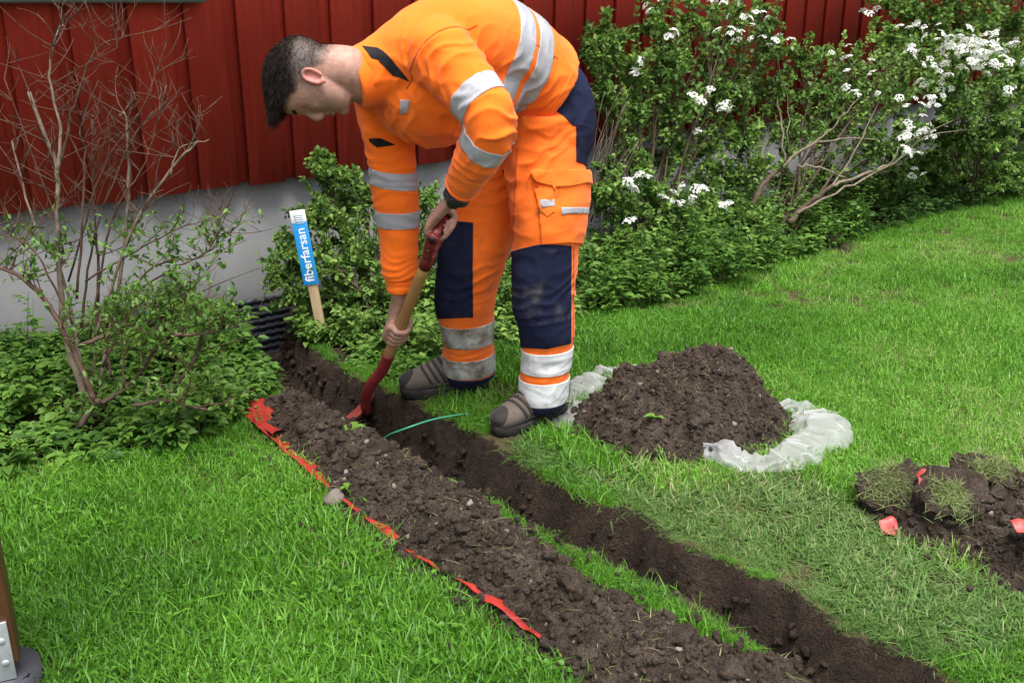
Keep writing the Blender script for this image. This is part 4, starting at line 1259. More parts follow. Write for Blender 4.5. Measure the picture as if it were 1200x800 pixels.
for sgn in (1, -1):
    e0 = H(-.020, -.004, sgn * .072)
    ev, ef = unit(hu + .25 * -hf), unit(hf * 1 + .25 * hu)
    out_ = unit(hl * sgn - .45 * hf)
    th = np.linspace(-.7, 4.4, 22)
    rim = [e0 + ev * (.029 * math.sin(a_)) - ef * (.015 * math.cos(a_)) * (1 + .15 * math.sin(a_)) + out_ * (.012 + .004 * math.sin(a_)) for a_ in th]
    skull.append(tube(rim, .0052, 8))
    skull.append(ellipsoid(e0 + out_ * .004, [ev * .026, ef * .014, out_ * .006]))
    skull.append(ellipsoid(e0 - ev * .027 + out_ * .010 + ef * .004, [ev * .009, ef * .007, out_ * .005]))
neck = loft([(H(.0, -.028), .056, .060, hl), (H(-.05, -.030), .058, .062, hl), (H(-.10, -.036) * .7 + (tc[6] + cd * .02) * .3, .060, .064, hl), (tc[6] + cd * .015, .063, .066, Ls), (tc[5], .075, .07, Ls)], 6, 28)

# shovel line: grip bar near the upper hand, blade in the trench
GRIP = at(517, 266, 2.785)
TIP = at(428, 482, 3.20)
sv = unit(TIP - GRIP)
bar = unit(np.cross(np.cross(sv, VIEW), sv) * -1)       # cross bar of the grip, roughly towards the camera
SH_LEN = np.linalg.norm(TIP - GRIP)
HOLD = GRIP + sv * (SH_LEN * .52)

def fist(w, B, a, e2, r, sgn=1):
    """hand closed round a bar: w wrist, B bar point, a bar axis (index finger side), e2 from palm to bar"""
    a = unit(a)
    e2 = unit(e2 - a * (e2 @ a))
    e1 = np.cross(a, e2)
    if e1 @ (B - w) < 0:
        e1 = -e1
    out = []
    k0 = B - e2 * (r + .014)
    out.append(loft([(w + (w - k0) * .25, .027, .022, a), (w, .028, .021, a), (w * .55 + (k0 - e1 * .03) * .45, .033, .019, a), (k0 - e1 * .02, .040, .017, a), (k0 + e1 * .018, .041, .014, a), (k0 + e1 * .03 + e2 * .004, .036, .009, a)], 5, 22))
    R = r + .0085
    for q, (o_, ln) in enumerate(((.031, 235), (.0105, 250), (-.0105, 245), (-.031, 225))):
        ph = [42, 85, 135, 190, ln]
        pts = [k0 + e1 * .012 + a * o_] + [B + a * (o_ * (1 - .06 * m_)) + (R + (.004 if m_ in (1, 3) else 0)) * (-math.cos(math.radians(p_)) * e2 + math.sin(math.radians(p_)) * e1) for m_, p_ in enumerate(ph)]
        rr = np.array([.0108, .0112, .0098, .0095, .0086, .0068]) * (1 if q < 3 else .88)
        pts = np.array(pts)
        path = catmull(np.column_stack([pts, rr]), 4)
        out.append(tube(path[:, :3], path[:, 3], 10))
        out.append(ellipsoid(path[-1, :3], np.eye(3) * .0068))
        out.append(ellipsoid(pts[1], np.eye(3) * .0112))
    th = np.array([k0 - e1 * .045 + a * .022, k0 - e1 * .030 + a * .044 + e2 * .008, B - e1 * (r + .014) + a * .050 - e2 * .004, B - e1 * (r + .006) + a * .044 + e2 * (r + .004), B + e2 * (r + .011) + a * .036 + e1 * .006])
    path = catmull(np.column_stack([th, [.015, .0145, .0125, .0110, .0085]]), 4)
    out.append(tube(path[:, :3], path[:, 3], 10))
    out.append(ellipsoid(path[-1, :3], np.eye(3) * .0085))
    return out
eN = unit(GRIP - wrN)
handN = fist(wrN + eN * .006, GRIP, -bar, np.cross(bar, eN), .014)
_e2 = unit(HOLD - wrF)
handF = fist(wrF, HOLD, -sv, np.array([1.0, -.25, 0.0]), .0175)
def inner(rings, k):
    return loft([(c_, ra * k, rb * k, a_) for c_, ra, rb, a_ in rings], 4, 20)
body_me = voxel(skull + [neck, inner(torso[1:-1], .8), inner(armN[:-1], .72), loft([(elN * .3 + wrN * .7, .035, .032, WN), (wrN, .028, .024, WN), (wrN + eN * .01, .028, .022, WN)], 4, 16), inner(armF[:-1], .68), loft([(elF * .3 + wrF * .7, .034, .031, WD), (wrF, .028, .024, WD), (wrF * 1.02 - elF * .02, .028, .022, WD)], 4, 16), inner(waist, .82), inner(legN, .72), inner(legF, .72)] + handN + handF, 0.0040, 2, .45)
V, N = coords(body_me)
loc = np.column_stack([(V - HC) @ hu, (V - HC) @ hf, (V - HC) @ hl]) / HS
onhead = (np.linalg.norm(V - HC, axis=1) < .17)
for sgn in (1, -1):                                       # eye sockets
    q = np.exp(-(((loc[:, 0] - .013) / .016) ** 2 + ((loc[:, 2] - sgn * .032) / .02) ** 2 + ((loc[:, 1] - .092) / .03) ** 2))
    V -= np.where(onhead, q * .009, 0)[:, None] * hf
q = np.exp(-(((loc[:, 0] + .056) / .0025) ** 2 + (loc[:, 2] / .024) ** 2 + ((loc[:, 1] - .1) / .03) ** 2))
V -= np.where(onhead, q * .005, 0)[:, None] * hf
set_coords(body_me, V)
u_, f_, l_ = loc.T
nz = .010 * fbm(loc * 40, 3, 5)
# where hair grows: crown, then sides and nape with short clipped hair
line = .058 - sstep(.085, .04, f_) * .012 - sstep(.055, .025, f_) * .040 - sstep(.0, -.05, f_) * .055 - sstep(-.05, -.09, f_) * .02
hairy = np.where(onhead, sstep(-.010, .036, u_ - line + .6 * nz), 0)
front_cut = sstep(.100, .085, f_ + 0 * u_)
hairy = hairy * np.where(u_ > .05, front_cut, 1)
topm = np.where(onhead, sstep(.015, .080, u_ + .25 * np.maximum(f_, 0) - .10 * np.maximum(-f_, 0) - .25 * np.maximum(np.abs(l_) - .055, 0)), 0) * hairy
earm = np.zeros(len(V))
for sgn in (1, -1):
    earm = np.maximum(earm, sstep(.045, .02, np.linalg.norm(V - H(-.020, -.006, sgn * .086), axis=1)) * (np.abs(l_) > .078) * onhead)
hairy *= 1 - earm
beard = np.where(onhead, sstep(.03, .06, f_) * sstep(-.035, -.055, u_) * .8 + sstep(-.02, -.05, u_) * sstep(.0, .03, f_) * sstep(.11, .09, f_) * .5, 0)
for nm, val in (('hair', hairy), ('ear', earm), ('beard', np.clip(beard, 0, 1))):
    at_ = body_me.attributes.new(nm, 'FLOAT', 'POINT')
    at_.data.foreach_set('value', val.astype(np.float32))
m, nt, b, _ = _nodes('skin')
def attr(nt, nm):
    a_ = nt.nodes.new('ShaderNodeAttribute')
    a_.attribute_name = nm
    return a_.outputs['Fac']
def mixc(nt, fac, c0, c1, k=1.0):
    mu = nt.nodes.new('ShaderNodeMath')
    mu.operation = 'MULTIPLY'
    mu.inputs[1].default_value = k
    nt.links.new(fac, mu.inputs[0])
    mx = nt.nodes.new('ShaderNodeMix')
    mx.data_type = 'RGBA'
    nt.links.new(mu.outputs[0], mx.inputs[0])
    nt.links.new(c0, mx.inputs[6])
    mx.inputs[7].default_value = (*c1, 1)
    return mx.outputs[2]
c0 = _ramp(nt, _noise(nt, 34, 8, 0.72), [(0.28, (0.26, 0.120, 0.082)), (0.5, (0.36, 0.195, 0.142)), (0.72, (0.46, 0.27, 0.20))])
c0 = mixc(nt, attr(nt, 'ear'), c0, (0.50, 0.17, 0.14), .8)
c0 = mixc(nt, attr(nt, 'beard'), c0, (0.20, 0.115, 0.085), .5)
c0 = mixc(nt, attr(nt, 'hair'), c0, (0.030, 0.022, 0.018), .88)
nt.links.new(c0, b.inputs['Base Color'])
b.inputs['Roughness'].default_value = .55
b.inputs['Subsurface Weight'].default_value = .12
b.inputs['Subsurface Radius'].default_value = (.008, .003, .0015)
_bump(nt, b, _noise(nt, 320, 5, .65), .5, .0016)
_bump(nt, b, _noise(nt, 70, 4, .6), .3, .003)
M['skin'] = m
part('body', body_me, M['skin'], person)

# hair: thousands of short strands rooted on the scalp
M['hair'] = leafy('hair_strands', (0.006, 0.004, 0.003), (0.028, 0.018, 0.0125), .65, 0.05, .15)
hr = np.random.default_rng(17)
wgt = hairy ** 1.3 * (.30 + .70 * topm)
nroot = 28000
idx = hr.choice(len(V), nroot, p=wgt / wgt.sum())
R0 = V[idx] + hr.normal(size=(nroot, 3)) * .0014
RN = N[idx]
tp = topm[idx]
comb = hf * .9 + hu * .12
ln = (.004 + .028 * tp) * (.6 + .6 * hr.random(nroot)) * (1 + 1.1 * sstep(.03, .085, f_[idx]) * tp)
d0 = RN * (.75 - .3 * tp)[:, None] + comb * (.35 + .75 * tp)[:, None] + hr.normal(size=(nroot, 3)) * .16
d0 -= hl * (np.sign(l_[idx]) * 0)[:, None]
d0 /= np.linalg.norm(d0, axis=1)[:, None]
d1 = d0 * .55 + comb * .55 + hr.normal(size=(nroot, 3)) * .12 - RN * (.25 * tp)[:, None]
d1 /= np.linalg.norm(d1, axis=1)[:, None]
P1, P2 = R0 + d0 * (ln * .5)[:, None], R0 + d0 * (ln * .5)[:, None] + d1 * (ln * .5)[:, None]
sw = np.cross(d0, hr.normal(size=(nroot, 3)))
sw /= np.linalg.norm(sw, axis=1)[:, None]
wd = .00042
VV = np.stack([R0 - sw * wd - RN * .002, R0 + sw * wd - RN * .002, P1 + sw * wd * .9, P1 - sw * wd * .9, P2], 1).reshape(-1, 3)
o5 = (np.arange(nroot) * 5)[:, None]
hb = Bag()
hb.add(VV, o5 + np.array([[0, 1, 2, 3]]), o5 + np.array([[3, 2, 4]]), var=np.repeat(np.clip(.35 + .3 * hr.normal(size=nroot), 0, 1), 5))
for sgn in (1, -1):                                       # eyebrows
    n_ = 260
    ll = hr.uniform(.014, .050, n_)
    root_ = np.array([H(.034 + .006 * math.sin((l2 - .014) * 60) + hr.normal() * .0028, .0985 - 9.0 * (l2 - .012) ** 2, sgn * l2) for l2 in ll])
    dd = hl * sgn * .8 + hu * .35 + hf * .25 + hr.normal(size=(n_, 3)) * .15
    sw_ = np.cross(dd, hf)
    sw_ /= np.linalg.norm(sw_, axis=1)[:, None]
    VV = np.stack([root_ - sw_ * .0005, root_ + sw_ * .0005, root_ + dd * .009], 1).reshape(-1, 3)
    hb.add(VV, (np.arange(n_) * 3)[:, None] + np.array([[0, 1, 2]]), var=.2)
part('hair', hb.mesh('hair'), M['hair'], person)

# wrist watch on the upper hand
M['watch'] = surface('watch', [(0.3, (0.010, 0.010, 0.012)), (0.7, (0.02, 0.02, 0.023))], .4, 20, 3, spec=.5)
wc = wrN + eN * .012
th = np.linspace(0, 2 * np.pi, 25)
wa = unit(np.cross(eN, VIEW))
wb_ = np.cross(eN, wa)
wbag = Bag()
for dq in (-.007, 0, .007):
    wbag.add(*tube([wc + eN * dq + wa * (.034 * math.cos(a_)) + wb_ * (.031 * math.sin(a_)) for a_ in th], .0046, 8, False))
watch = part('wristwatch', wbag.mesh('wristwatch'), M['watch'], person)
wv = unit(CAM - wc - eN * ((CAM - wc) @ eN))
v, t3, q = tube([wc + wv * .028, wc + wv * .031, wc + wv * .039, wc + wv * .0405], [.017, .018, .018, .015], 20)
o = link('watch_case', mesh_np('watch_case', v, [t3, q]), M['watch'], watch)

# boots
M['boot'] = fabric('boot', [(0.3, (0.070, 0.054, 0.044)), (0.7, (0.150, 0.120, 0.100))], .85, 500, ((.16, .12, .09), .55, .85, 20), .1)
M['boot_trim'] = fabric('boot_trim', [(0.3, (0.015, 0.013, 0.012)), (0.7, (0.035, 0.030, 0.028))], .7, 500)
M['sole'] = surface('sole', [(0.3, (0.010, 0.009, 0.009)), (0.7, (0.035, 0.030, 0.026))], .75, 30, 4, [(90, .4, .003)])
def boot(heel, toe, length=.315):
    h, t = np.array([heel[0], heel[1], .022]), np.array([toe[0], toe[1], .022])
    d = unit(t - h)
    s = np.cross(np.array([0, 0, 1.0]), d)
    z = np.array([0, 0, 1.0])
    h = t - d * length
    def at_(x, zc):
        return h + d * x * length + z * zc
    rows = [(.02, .060, .028, .035), (.07, .066, .036, .052), (.16, .074, .040, .062), (.30, .078, .041, .066), (.42, .070, .041, .062), (.55, .060, .042, .054), (.70, .049, .045, .044), (.82, .042, .045, .037), (.91, .037, .041, .032), (.97, .032, .031, .025), (.995, .028, .014, .014)]
    parts = [loft([(at_(x, zc), w_, hh, s) for x, zc, w_, hh in rows], 4, 26)]
    parts.append(loft([(at_(.16, .09), .038, .048, d), (at_(.17, .13), .042, .050, d), (at_(.18, .16), .044, .05, d)], 4, 24))
    up = voxel(parts, .0042, 3)
    b_ = part('boot', up, M['boot'], person)
    # outsole with a raised rand at the toe
    ang = np.linspace(0, 2 * np.pi, 44, endpoint=False)
    prof = []
    for a_ in ang:
        x = .5 + .5 * math.cos(a_)
        w_ = .036 + .009 * sstep(.3, .75, np.array(x)) - .006 * math.exp(-((x - .42) / .14) ** 2)
        y_ = math.sin(a_)
        y_ = math.copysign(abs(y_) ** .62, y_)
        prof.append((x, y_ * float(w_) * 1.06))
    levels = [(-.022, .94), (-.019, .985), (.002, 1.0), (.010, .99), (.015, .95), (.016, .8)]
    Vs = []
    for zl, k in levels:
        for x, y_ in prof:
            lift = .012 * max(0, (x - .8) / .2) ** 2
            Vs.append(h + d * ((x - .5) * k + .5) * length * 1.01 + s * y_ * k + z * (zl + lift))
    n_ = len(prof)
    Qs = [[a_ * n_ + b2, a_ * n_ + (b2 + 1) % n_, (a_ + 1) * n_ + (b2 + 1) % n_, (a_ + 1) * n_ + b2] for a_ in range(len(levels) - 1) for b2 in range(n_)]
    me = mesh_np('sole', Vs, np.array(Qs))
    bm = bmesh.new()
    bm.from_mesh(me)
    bmesh.ops.holes_fill(bm, edges=[e for e in bm.edges if e.is_boundary], sides=0)
    bmesh.ops.recalc_face_normals(bm, faces=bm.faces)
    bm.to_mesh(me)
    bm.free()
    link('sole', me, M['sole'], b_)
    def strap(x0, x1, lean, name, mat, off=.0025, zmin=.035):
        p0, p1 = at_(x0, .05), at_(x1, .05)
        n_ = unit(d + z * lean)
        bm_planes = [(p0, n_), (p1, -n_), (at_(.5, zmin), z)]
        o_ = panel(up, bm_planes, at_((x0 + x1) / 2, .11), mat, name, person, off)
        o_.parent = b_
        o_.location = (0, 0, 0)
    strap(.93, 1.04, .9, 'toe_cap', M['boot_trim'], .002, .02)
    for x0 in (.68, .60, .52, .44):
        strap(x0, x0 + .032, -.55, 'strap', M['boot_trim'], .003)
    # laces
    lb = Bag()
    for q_ in range(5):
        x = .44 + .055 * q_
        zt = .124 - .14 * (x - .44)
        sg = 1 if q_ % 2 else -1
        lb.add(*tube([at_(x, zt - .012) - s * .026 * sg, at_(x + .012, zt + .006), at_(x + .026, zt - .014) + s * .026 * sg], .003, 6))
    link('laces', lb.mesh('laces'), M['boot_trim'], b_)
    return b_
boot(ground_at(662, 484), ground_at(579, 514))
boot(ground_at(583, 454), ground_at(470, 466))

# ------------------------------------------------------------------ shovel
M['red_metal'] = surface('red_metal', [(0.3, (0.13, 0.012, 0.014)), (0.62, (0.20, 0.020, 0.020)), (0.8, (0.12, 0.06, 0.05))], .4, 30, 6, [(90, .25, .002)], spec=.5)
M['ash_wood'] = surface('ash_wood', [(0.3, (0.26, 0.135, 0.045)), (0.7, (0.40, 0.225, 0.085))], .55, 6, 5, [(60, .2, .001)], stretch=(1, 1, 1))
M['steel'] = surface('steel', [(0.3, (0.32, 0.32, 0.33)), (0.7, (0.45, 0.45, 0.46))], .45, 20, 4, metallic=.7)
M['blade_red'] = surface('blade_red', [(0.3, (0.20, 0.02, 0.02)), (0.55, (0.34, 0.07, 0.06)), (0.8, (0.10, 0.07, 0.05))], .5, 40, 6, [(90, .3, .002)], spec=.4)
shovel = empty('shovel', TIP)
tag(shovel, 'red D-handled shovel with short wooden shaft dug into the trench', 'shovel')
side_ = np.cross(sv, bar)
gb = Bag()
gb.add(*tube([GRIP - bar * .062, GRIP + bar * .062], .0135, 18))
for sg in (1, -1):
    arm = catmull([GRIP + bar * .060 * sg - sv * .012, GRIP + bar * .060 * sg + sv * .03, GRIP + bar * .045 * sg + sv * .075, GRIP + bar * .018 * sg + sv * .115], 5)
    gb.add(*loft([(p_, .017 - .002 * k / 15, .0055, side_) for k, p_ in enumerate(arm)][::3] + [(arm[-1], .016, .010, side_)], 3, 16, 2.6))
    for dd in (.0, ):
        gb.add(*tube([GRIP + bar * .058 * sg, GRIP + bar * .069 * sg], [.0175, .0175], 20))
gb.add(*tube([GRIP + sv * .105, GRIP + sv * .135, GRIP + sv * .17], [.0185, .0200, .0195], 18))
grip = part('grip', gb.mesh('grip'), M['red_metal'], shovel)
v, t3, q = tube([GRIP + bar * .0685, GRIP + bar * .0702], [.0105, .0105], 18)
link('bar_end', mesh_np('bar_end', v, [t3, q], False), M['watch'], grip)
for s_ in (.05, .125):
    for sg in (1, -1):
        p_ = GRIP + sv * s_ + bar * sg * (.058 if s_ < .1 else .0195)
        link('rivet', mesh_np('rivet', ellipsoid(p_, np.eye(3) * .004)[0], ICO3[1]), M['steel'], grip)
shaft_pts = [GRIP + sv * s_ for s_ in np.linspace(.15, SH_LEN * .68, 9)]
v, t3, q = tube(shaft_pts, [.0175, .018, .0185, .0188, .019, .019, .0188, .0182, .0175], 20)
part('shaft', mesh_np('shaft', v, [t3, q]), M['ash_wood'], shovel)
bend_ = unit(np.array([-1.0, 0, 0]) - sv * (np.array([-1.0, 0, 0]) @ sv))
sock = catmull([GRIP + sv * SH_LEN * .64, GRIP + sv * SH_LEN * .74 - bend_ * -.0, GRIP + sv * SH_LEN * .84 + bend_ * .018, GRIP + sv * SH_LEN * .94 + bend_ * .012, GRIP + sv * SH_LEN * 1.0 - bend_ * .004], 6)
v, t3, q = tube(sock, np.linspace(.0205, .0175, len(sock)), 18)
so = part('socket', mesh_np('socket', v, [t3, q]), M['red_metal'], shovel)
link('rivet', mesh_np('rivet', ellipsoid(GRIP + sv * SH_LEN * .66 - VIEW * .0205, np.eye(3) * .0045)[0], ICO3[1]), M['steel'], so)
# blade: dished, its hollow towards the worker
bw, bl = .095, .26
bd = unit(sv * .9 + bend_ * .28)
across = unit(bar - bd * (bar @ bd))
nrm_ = np.cross(bd, across)
if nrm_ @ bend_ < 0:
    nrm_ = -nrm_
gs, gt = 13, 15
Vb = []
for side in (0, 1):
    for q_ in range(gs):
        for r_ in range(gt):
            s_, t_ = q_ / (gs - 1) * 2 - 1, r_ / (gt - 1)
            w_ = bw * (1 if t_ < .7 else math.sqrt(max(0, 1 - ((t_ - .7) / .3) ** 2)) * .85 + .15)
            Vb.append(sock[-1] - sv * .03 + across * s_ * w_ + bd * t_ * bl + nrm_ * (.02 * s_ * s_ - .012 * math.sin(t_ * 3) + side * .0035))
i, j = np.meshgrid(np.arange(gs - 1), np.arange(gt - 1), indexing='ij')
i, j = i.ravel(), j.ravel()
Qb = np.column_stack([i * gt + j, (i + 1) * gt + j, (i + 1) * gt + j + 1, i * gt + j + 1])
me = mesh_np('blade', Vb, np.vstack([Qb, Qb[:, ::-1] + gs * gt]))
part('blade', me, M['blade_red'], shovel)

# ------------------------------------------------------------------ marker stake
M['stake_wood'] = surface('stake_wood', [(0.3, (0.34, 0.24, 0.13)), (0.7, (0.50, 0.38, 0.23))], .75, 8, 5, [(80, .3, .001)], stretch=(6, 6, 1))
M['sign_blue'] = surface('sign_blue', [(0.3, (0.012, 0.235, 0.60)), (0.7, (0.018, 0.27, 0.66))], .4, 10, 2, spec=.5)
M['sign_white'] = surface('sign_white', [(0.3, (0.74, 0.76, 0.78)), (0.7, (0.8, 0.82, 0.83))], .45, 10, 2, spec=.5)
sy = on_wall(358, 300, .50)[1]
s_top, s_bot = at(349, 246, sy), at(372, 362, sy - .02)
sax = unit(s_top - s_bot)
sfr = unit(-VIEW - sax * (-VIEW @ sax) + np.array([-.12, 0, 0]))
sfr = unit(sfr - sax * (sfr @ sax))
srt = np.cross(sax, sfr)
if srt[0] < 0:
    srt = -srt
stake = empty('marker_stake', (s_bot[0], s_bot[1], 0))
tag(stake, 'wooden marker stake with blue and white sign leaning by the foundation', 'marker stake')
SL = np.linalg.norm(s_top - s_bot)
V, t3, Q = box_vf((s_top + s_bot) / 2 - sax * .04, srt * .019, sfr * .010, sax * (SL / 2 + .035))
V[:4] -= sax * max(0.0, (V[:4, 2].max() + .08) / sax[2])          # the foot is driven into the ground
part('post', bevelled(mesh_np('post', V, [Q], False), .003), M['stake_wood'], stake)
V, t3, Q = box_vf(s_top - sax * SL * .43 + sfr * .0125, srt * .031, sfr * .002, sax * SL * .31)
part('blue_sign', bevelled(mesh_np('blue_sign', V, [Q], False), .001), M['sign_blue'], stake)
V, t3, Q = box_vf(s_top - sax * SL * .058 + sfr * .0125, srt * .031, sfr * .0022, sax * SL * .060)
part('white_sign', bevelled(mesh_np('white_sign', V, [Q], False), .001), M['sign_white'], stake)
def lettering(text, size, origin, along, up, nrm, mat, name, parent):
    cu = bpy.data.curves.new('t', 'FONT')
    cu.body, cu.size, cu.extrude, cu.offset = text, size, .0004, .0006
    cu.align_x, cu.align_y = 'CENTER', 'CENTER'
    ob = bpy.data.objects.new('t', cu)
    COL.objects.link(ob)
    me = bpy.data.meshes.new_from_object(ob.evaluated_get(bpy.context.evaluated_depsgraph_get()))
    bpy.data.objects.remove(ob)
    bpy.data.curves.remove(cu)
    V, _ = coords(me)
    set_coords(me, origin + V[:, :1] * along + V[:, 1:2] * up + V[:, 2:3] * nrm)
    return part(name, me, mat, parent)
lettering('fiberfarsan', .052, s_top - sax * SL * .44 + sfr * .0150, sax, -srt, sfr, M['sign_white'], 'lettering', stake)
bar_b = Bag()
for k_ in range(5):
    bar_b.add(*box_vf(s_top - sax * (SL * .05 + .008 * k_) + sfr * .0150, srt * (.020 - .003 * (k_ % 2)), sfr * .0004, sax * .0016))
M['sign_print'] = surface('sign_print', [(0.3, (0.32, 0.42, 0.55)), (0.7, (0.36, 0.46, 0.6))], .5, 10, 2)
part('fine_print', bar_b.mesh('fine_print', False), M['sign_print'], stake)

# ------------------------------------------------------------------ post at the lower left: stained timber in a steel shoe on a concrete filled tube
M['stained_wood'] = surface('stained_wood', [(0.3, (0.060, 0.022, 0.009)), (0.7, (0.125, 0.050, 0.020))], .45, 5, 6, [(50, .3, .002)], stretch=(12, 12, 1), spec=.4)
M['galvanised'] = surface('galvanised', [(0.3, (0.36, 0.38, 0.40)), (0.7, (0.50, 0.52, 0.54))], .45, 30, 4, metallic=.5, spec=.5)
M['tube_plastic'] = surface('tube_plastic', [(0.3, (0.035, 0.035, 0.042)), (0.7, (0.055, 0.055, 0.062))], .4, 10, 3)
M['rough_concrete'] = surface('rough_concrete', [(0.3, (0.22, 0.19, 0.165)), (0.7, (0.36, 0.32, 0.28))], .9, 30, 6, [(90, .5, .003)])
pc = ground_at(2, 806)
pc[2] = 0
post_ = empty('timber_post', pc)
tag(post_, 'brown stained timber post in a steel shoe on a concrete tube', 'post')
rt_, fr_ = unit([.90, .42, 0]), unit([.42, -.90, 0])
V, t3, Q = box_vf(pc + np.array([0, 0, 1.25]), rt_ * .045, fr_ * .045, (0, 0, 1.17))
part('timber', bevelled(mesh_np('timber', V, [Q], False), .004), M['stained_wood'], post_)
V, t3, Q = box_vf(pc + np.array([0, 0, .115]) + fr_ * .0485, rt_ * .036, fr_ * .003, (0, 0, .065))
sh_ = part('steel_shoe', bevelled(mesh_np('steel_shoe', V, [Q], False), .001), M['galvanised'], post_)
for dx, dz in ((.022, .09), (-.022, .09), (.022, .14), (-.022, .14)):
    link('bolt', mesh_np('bolt', ellipsoid(pc + np.array([0, 0, dz]) + fr_ * .0520 + rt_ * dx, np.array([rt_ * .007, fr_ * .003, np.array([0, 0, .007])]))[0], ICO3[1]), M['galvanised'], sh_)
v, t3, q = tube([pc + np.array([0, 0, -.05]), pc + np.array([0, 0, .045]), pc + np.array([0, 0, .048]), pc + np.array([0, 0, .02])], [.078, .078, .072, .071], 40)
part('tube', mesh_np('tube', v, [t3, q]), M['tube_plastic'], post_)
v, t3, q = tube([pc + np.array([0, 0, -.05]), pc + np.array([0, 0, .034]), pc + np.array([0, 0, .040])], [.069, .069, .06], 40)
part('concrete', mesh_np('concrete', v, [t3, q]), M['rough_concrete'], post_)

# ------------------------------------------------------------------ green cable lying across the trench
M['cable'] = surface('cable', [(0.3, (0.03, 0.22, 0.12)), (0.7, (0.045, 0.28, 0.16))], .4, 20, 2, spec=.5)
cp = [ground_at(440, 530, -.12), ground_at(452, 512, -.02), ground_at(478, 501, .03), ground_at(505, 492, .035), ground_at(530, 487, .03), ground_at(552, 484, .012), ground_at(565, 480, -.02)]
v, t3, q = tube(catmull(cp, 8), .0032, 8)
tag(link('cable', mesh_np('cable', v, [t3, q]), M['cable']), 'thin green cable sticking out across the trench', 'cable')

# ------------------------------------------------------------------ sods and loose leaves
M['blade'] = leafy('blade', [(0.0, (0.030, 0.075, 0.008)), (0.5, (0.075, 0.190, 0.018)), (0.85, (0.135, 0.290, 0.040)), (1.0, (0.26, 0.28, 0.10))], None, .45, .35, .35)
def blades(P, H_, g, lean=.5, w=.0016, var=.5, up=None):
    """grass blades as tapering three-segment strips"""
    n = len(P)
    a_ = g.random(n) * 2 * np.pi
    dr = np.column_stack([np.cos(a_), np.sin(a_), np.zeros(n)])
    sd = np.column_stack([-np.sin(a_), np.cos(a_), np.zeros(n)])
    le = np.minimum(np.abs(g.normal(size=n)) * lean, 2.4)
    H_, w = np.broadcast_to(H_, (n,)), np.broadcast_to(w, (n,))
    rows = []
    for t_, k in ((0, 1.), (.4, .95), (.75, .65)):
        c = P + dr * (H_ * le * t_ ** 2)[:, None] + np.array([0, 0, 1]) * (H_ * t_ / np.sqrt(1 + le ** 2 * t_))[:, None]
        rows += [c - sd * (w * k)[:, None], c + sd * (w * k)[:, None]]
    rows.append(P + dr * (H_ * le)[:, None] + np.array([0, 0, 1]) * (H_ / np.sqrt(1 + le ** 2))[:, None])
    V = np.stack(rows, 1).reshape(-1, 3)
    o = (np.arange(n) * 7)[:, None]
    return V, np.concatenate([o + np.array([[0, 1, 3, 2]]), o + np.array([[2, 3, 5, 4]])]), o + np.array([[4, 5, 6]]), np.repeat(np.broadcast_to(var, (n,)), 7)

M['sod_grass'] = leafy('sod_grass', [(0.0, (0.035, 0.080, 0.014)), (0.6, (0.10, 0.17, 0.035)), (1.0, (0.24, 0.25, 0.10))], None, .5, .35, .3)
def sod(px, py, r, z, tilt, label, seed):
    g = np.random.default_rng(seed)
    c = ground_at(px, py)
    z = float(spoil_z(c[None, :2])[0]) + z
    root = empty('sod_clump', (c[0], c[1], z))
    tag(root, label, 'sod')
    V = np.sign(ICO3[0]) * np.abs(ICO3[0]) ** .7 * np.array([1, .75, .26]) * r
    V = V * (1 + .32 * fbm(ICO3[0] * 1.9 + seed, 4, seed))[:, None]
    Rm = np.array(Matrix.Rotation(tilt[0], 3, 'X') @ Matrix.Rotation(tilt[1], 3, 'Y'))
    me = mesh_np('soil', V @ Rm.T, ICO3[1], False)
    o = link('soil', me, M['soil'], root)
    n = 1100
    q = g.normal(size=(n, 2)) * r * .36
    P = np.column_stack([q, np.full(n, .24 * r) - .10 * r * (q ** 2).sum(1) / r ** 2])
    P = P[vnoise(q * 30, seed) > -.25]
    n = len(P)
    V, Q, T, vr = blades(P, .008 + .016 * g.random(n), g, 1.6, .0010, np.clip(.75 + .22 * g.normal(size=n), 0, 1))
    b = Bag()
    b.add(V @ Rm.T, Q, T, var=vr)
    o = link('turf_grass', b.mesh('turf_grass', False), M['sod_grass'], root)
    o['kind'] = 'stuff'
sod(1042, 596, .095, .02, (.35, -.35), 'upturned pale grassy sod at the lawn end of the spoil', 3)
sod(1108, 622, .090, .025, (.75, .1), 'grassy sod lying in the middle of the spoil', 4)
sod(1150, 598, .085, .03, (.2, .2), 'pale grassy sod on top of the spoil near red flap', 5)
def sprig(px, py, hz, label, seed, n=4, size=.035):
    g = np.random.default_rng(seed)
    c = ground_at(px, py, .12)
    c[2] = float(hz(c[None, :2])[0]) + .008
    a_ = np.arange(n) * 6.28 / n + g.random(n)
    D = np.column_stack([np.cos(a_), np.sin(a_), .25 * np.ones(n)])
    V, Fc, vr = leaves(np.repeat(c[None], n, 0), D, np.repeat([[0, 0, 1.]], n, 0), size * (.7 + .5 * g.random(n)), size * .6, np.full(n, .85))
    b = Bag()
    b.add(V, Fc, var=vr)
    b.add(*tube([c - np.array([.03, .0, .004]), c], .0015, 5), var=.6)
    o = link('loose_sprig', b.mesh('loose_sprig', False), M['leaf_bright'])
    tag(o, label, 'sprig')
sprig(768, 488, pile_z, 'torn green sprig on the front of the rounded heap', 1)
sprig(766, 414, pile_z, 'torn green leaf on top of the rounded heap', 2, 3, .03)
sprig(413, 490, mound_z, 'bright green sprig at the head of the long ridge', 3, 5, .045)
sprig(405, 545, mound_z, 'small wilted sprig on the hem side of the long ridge', 4, 4, .025)

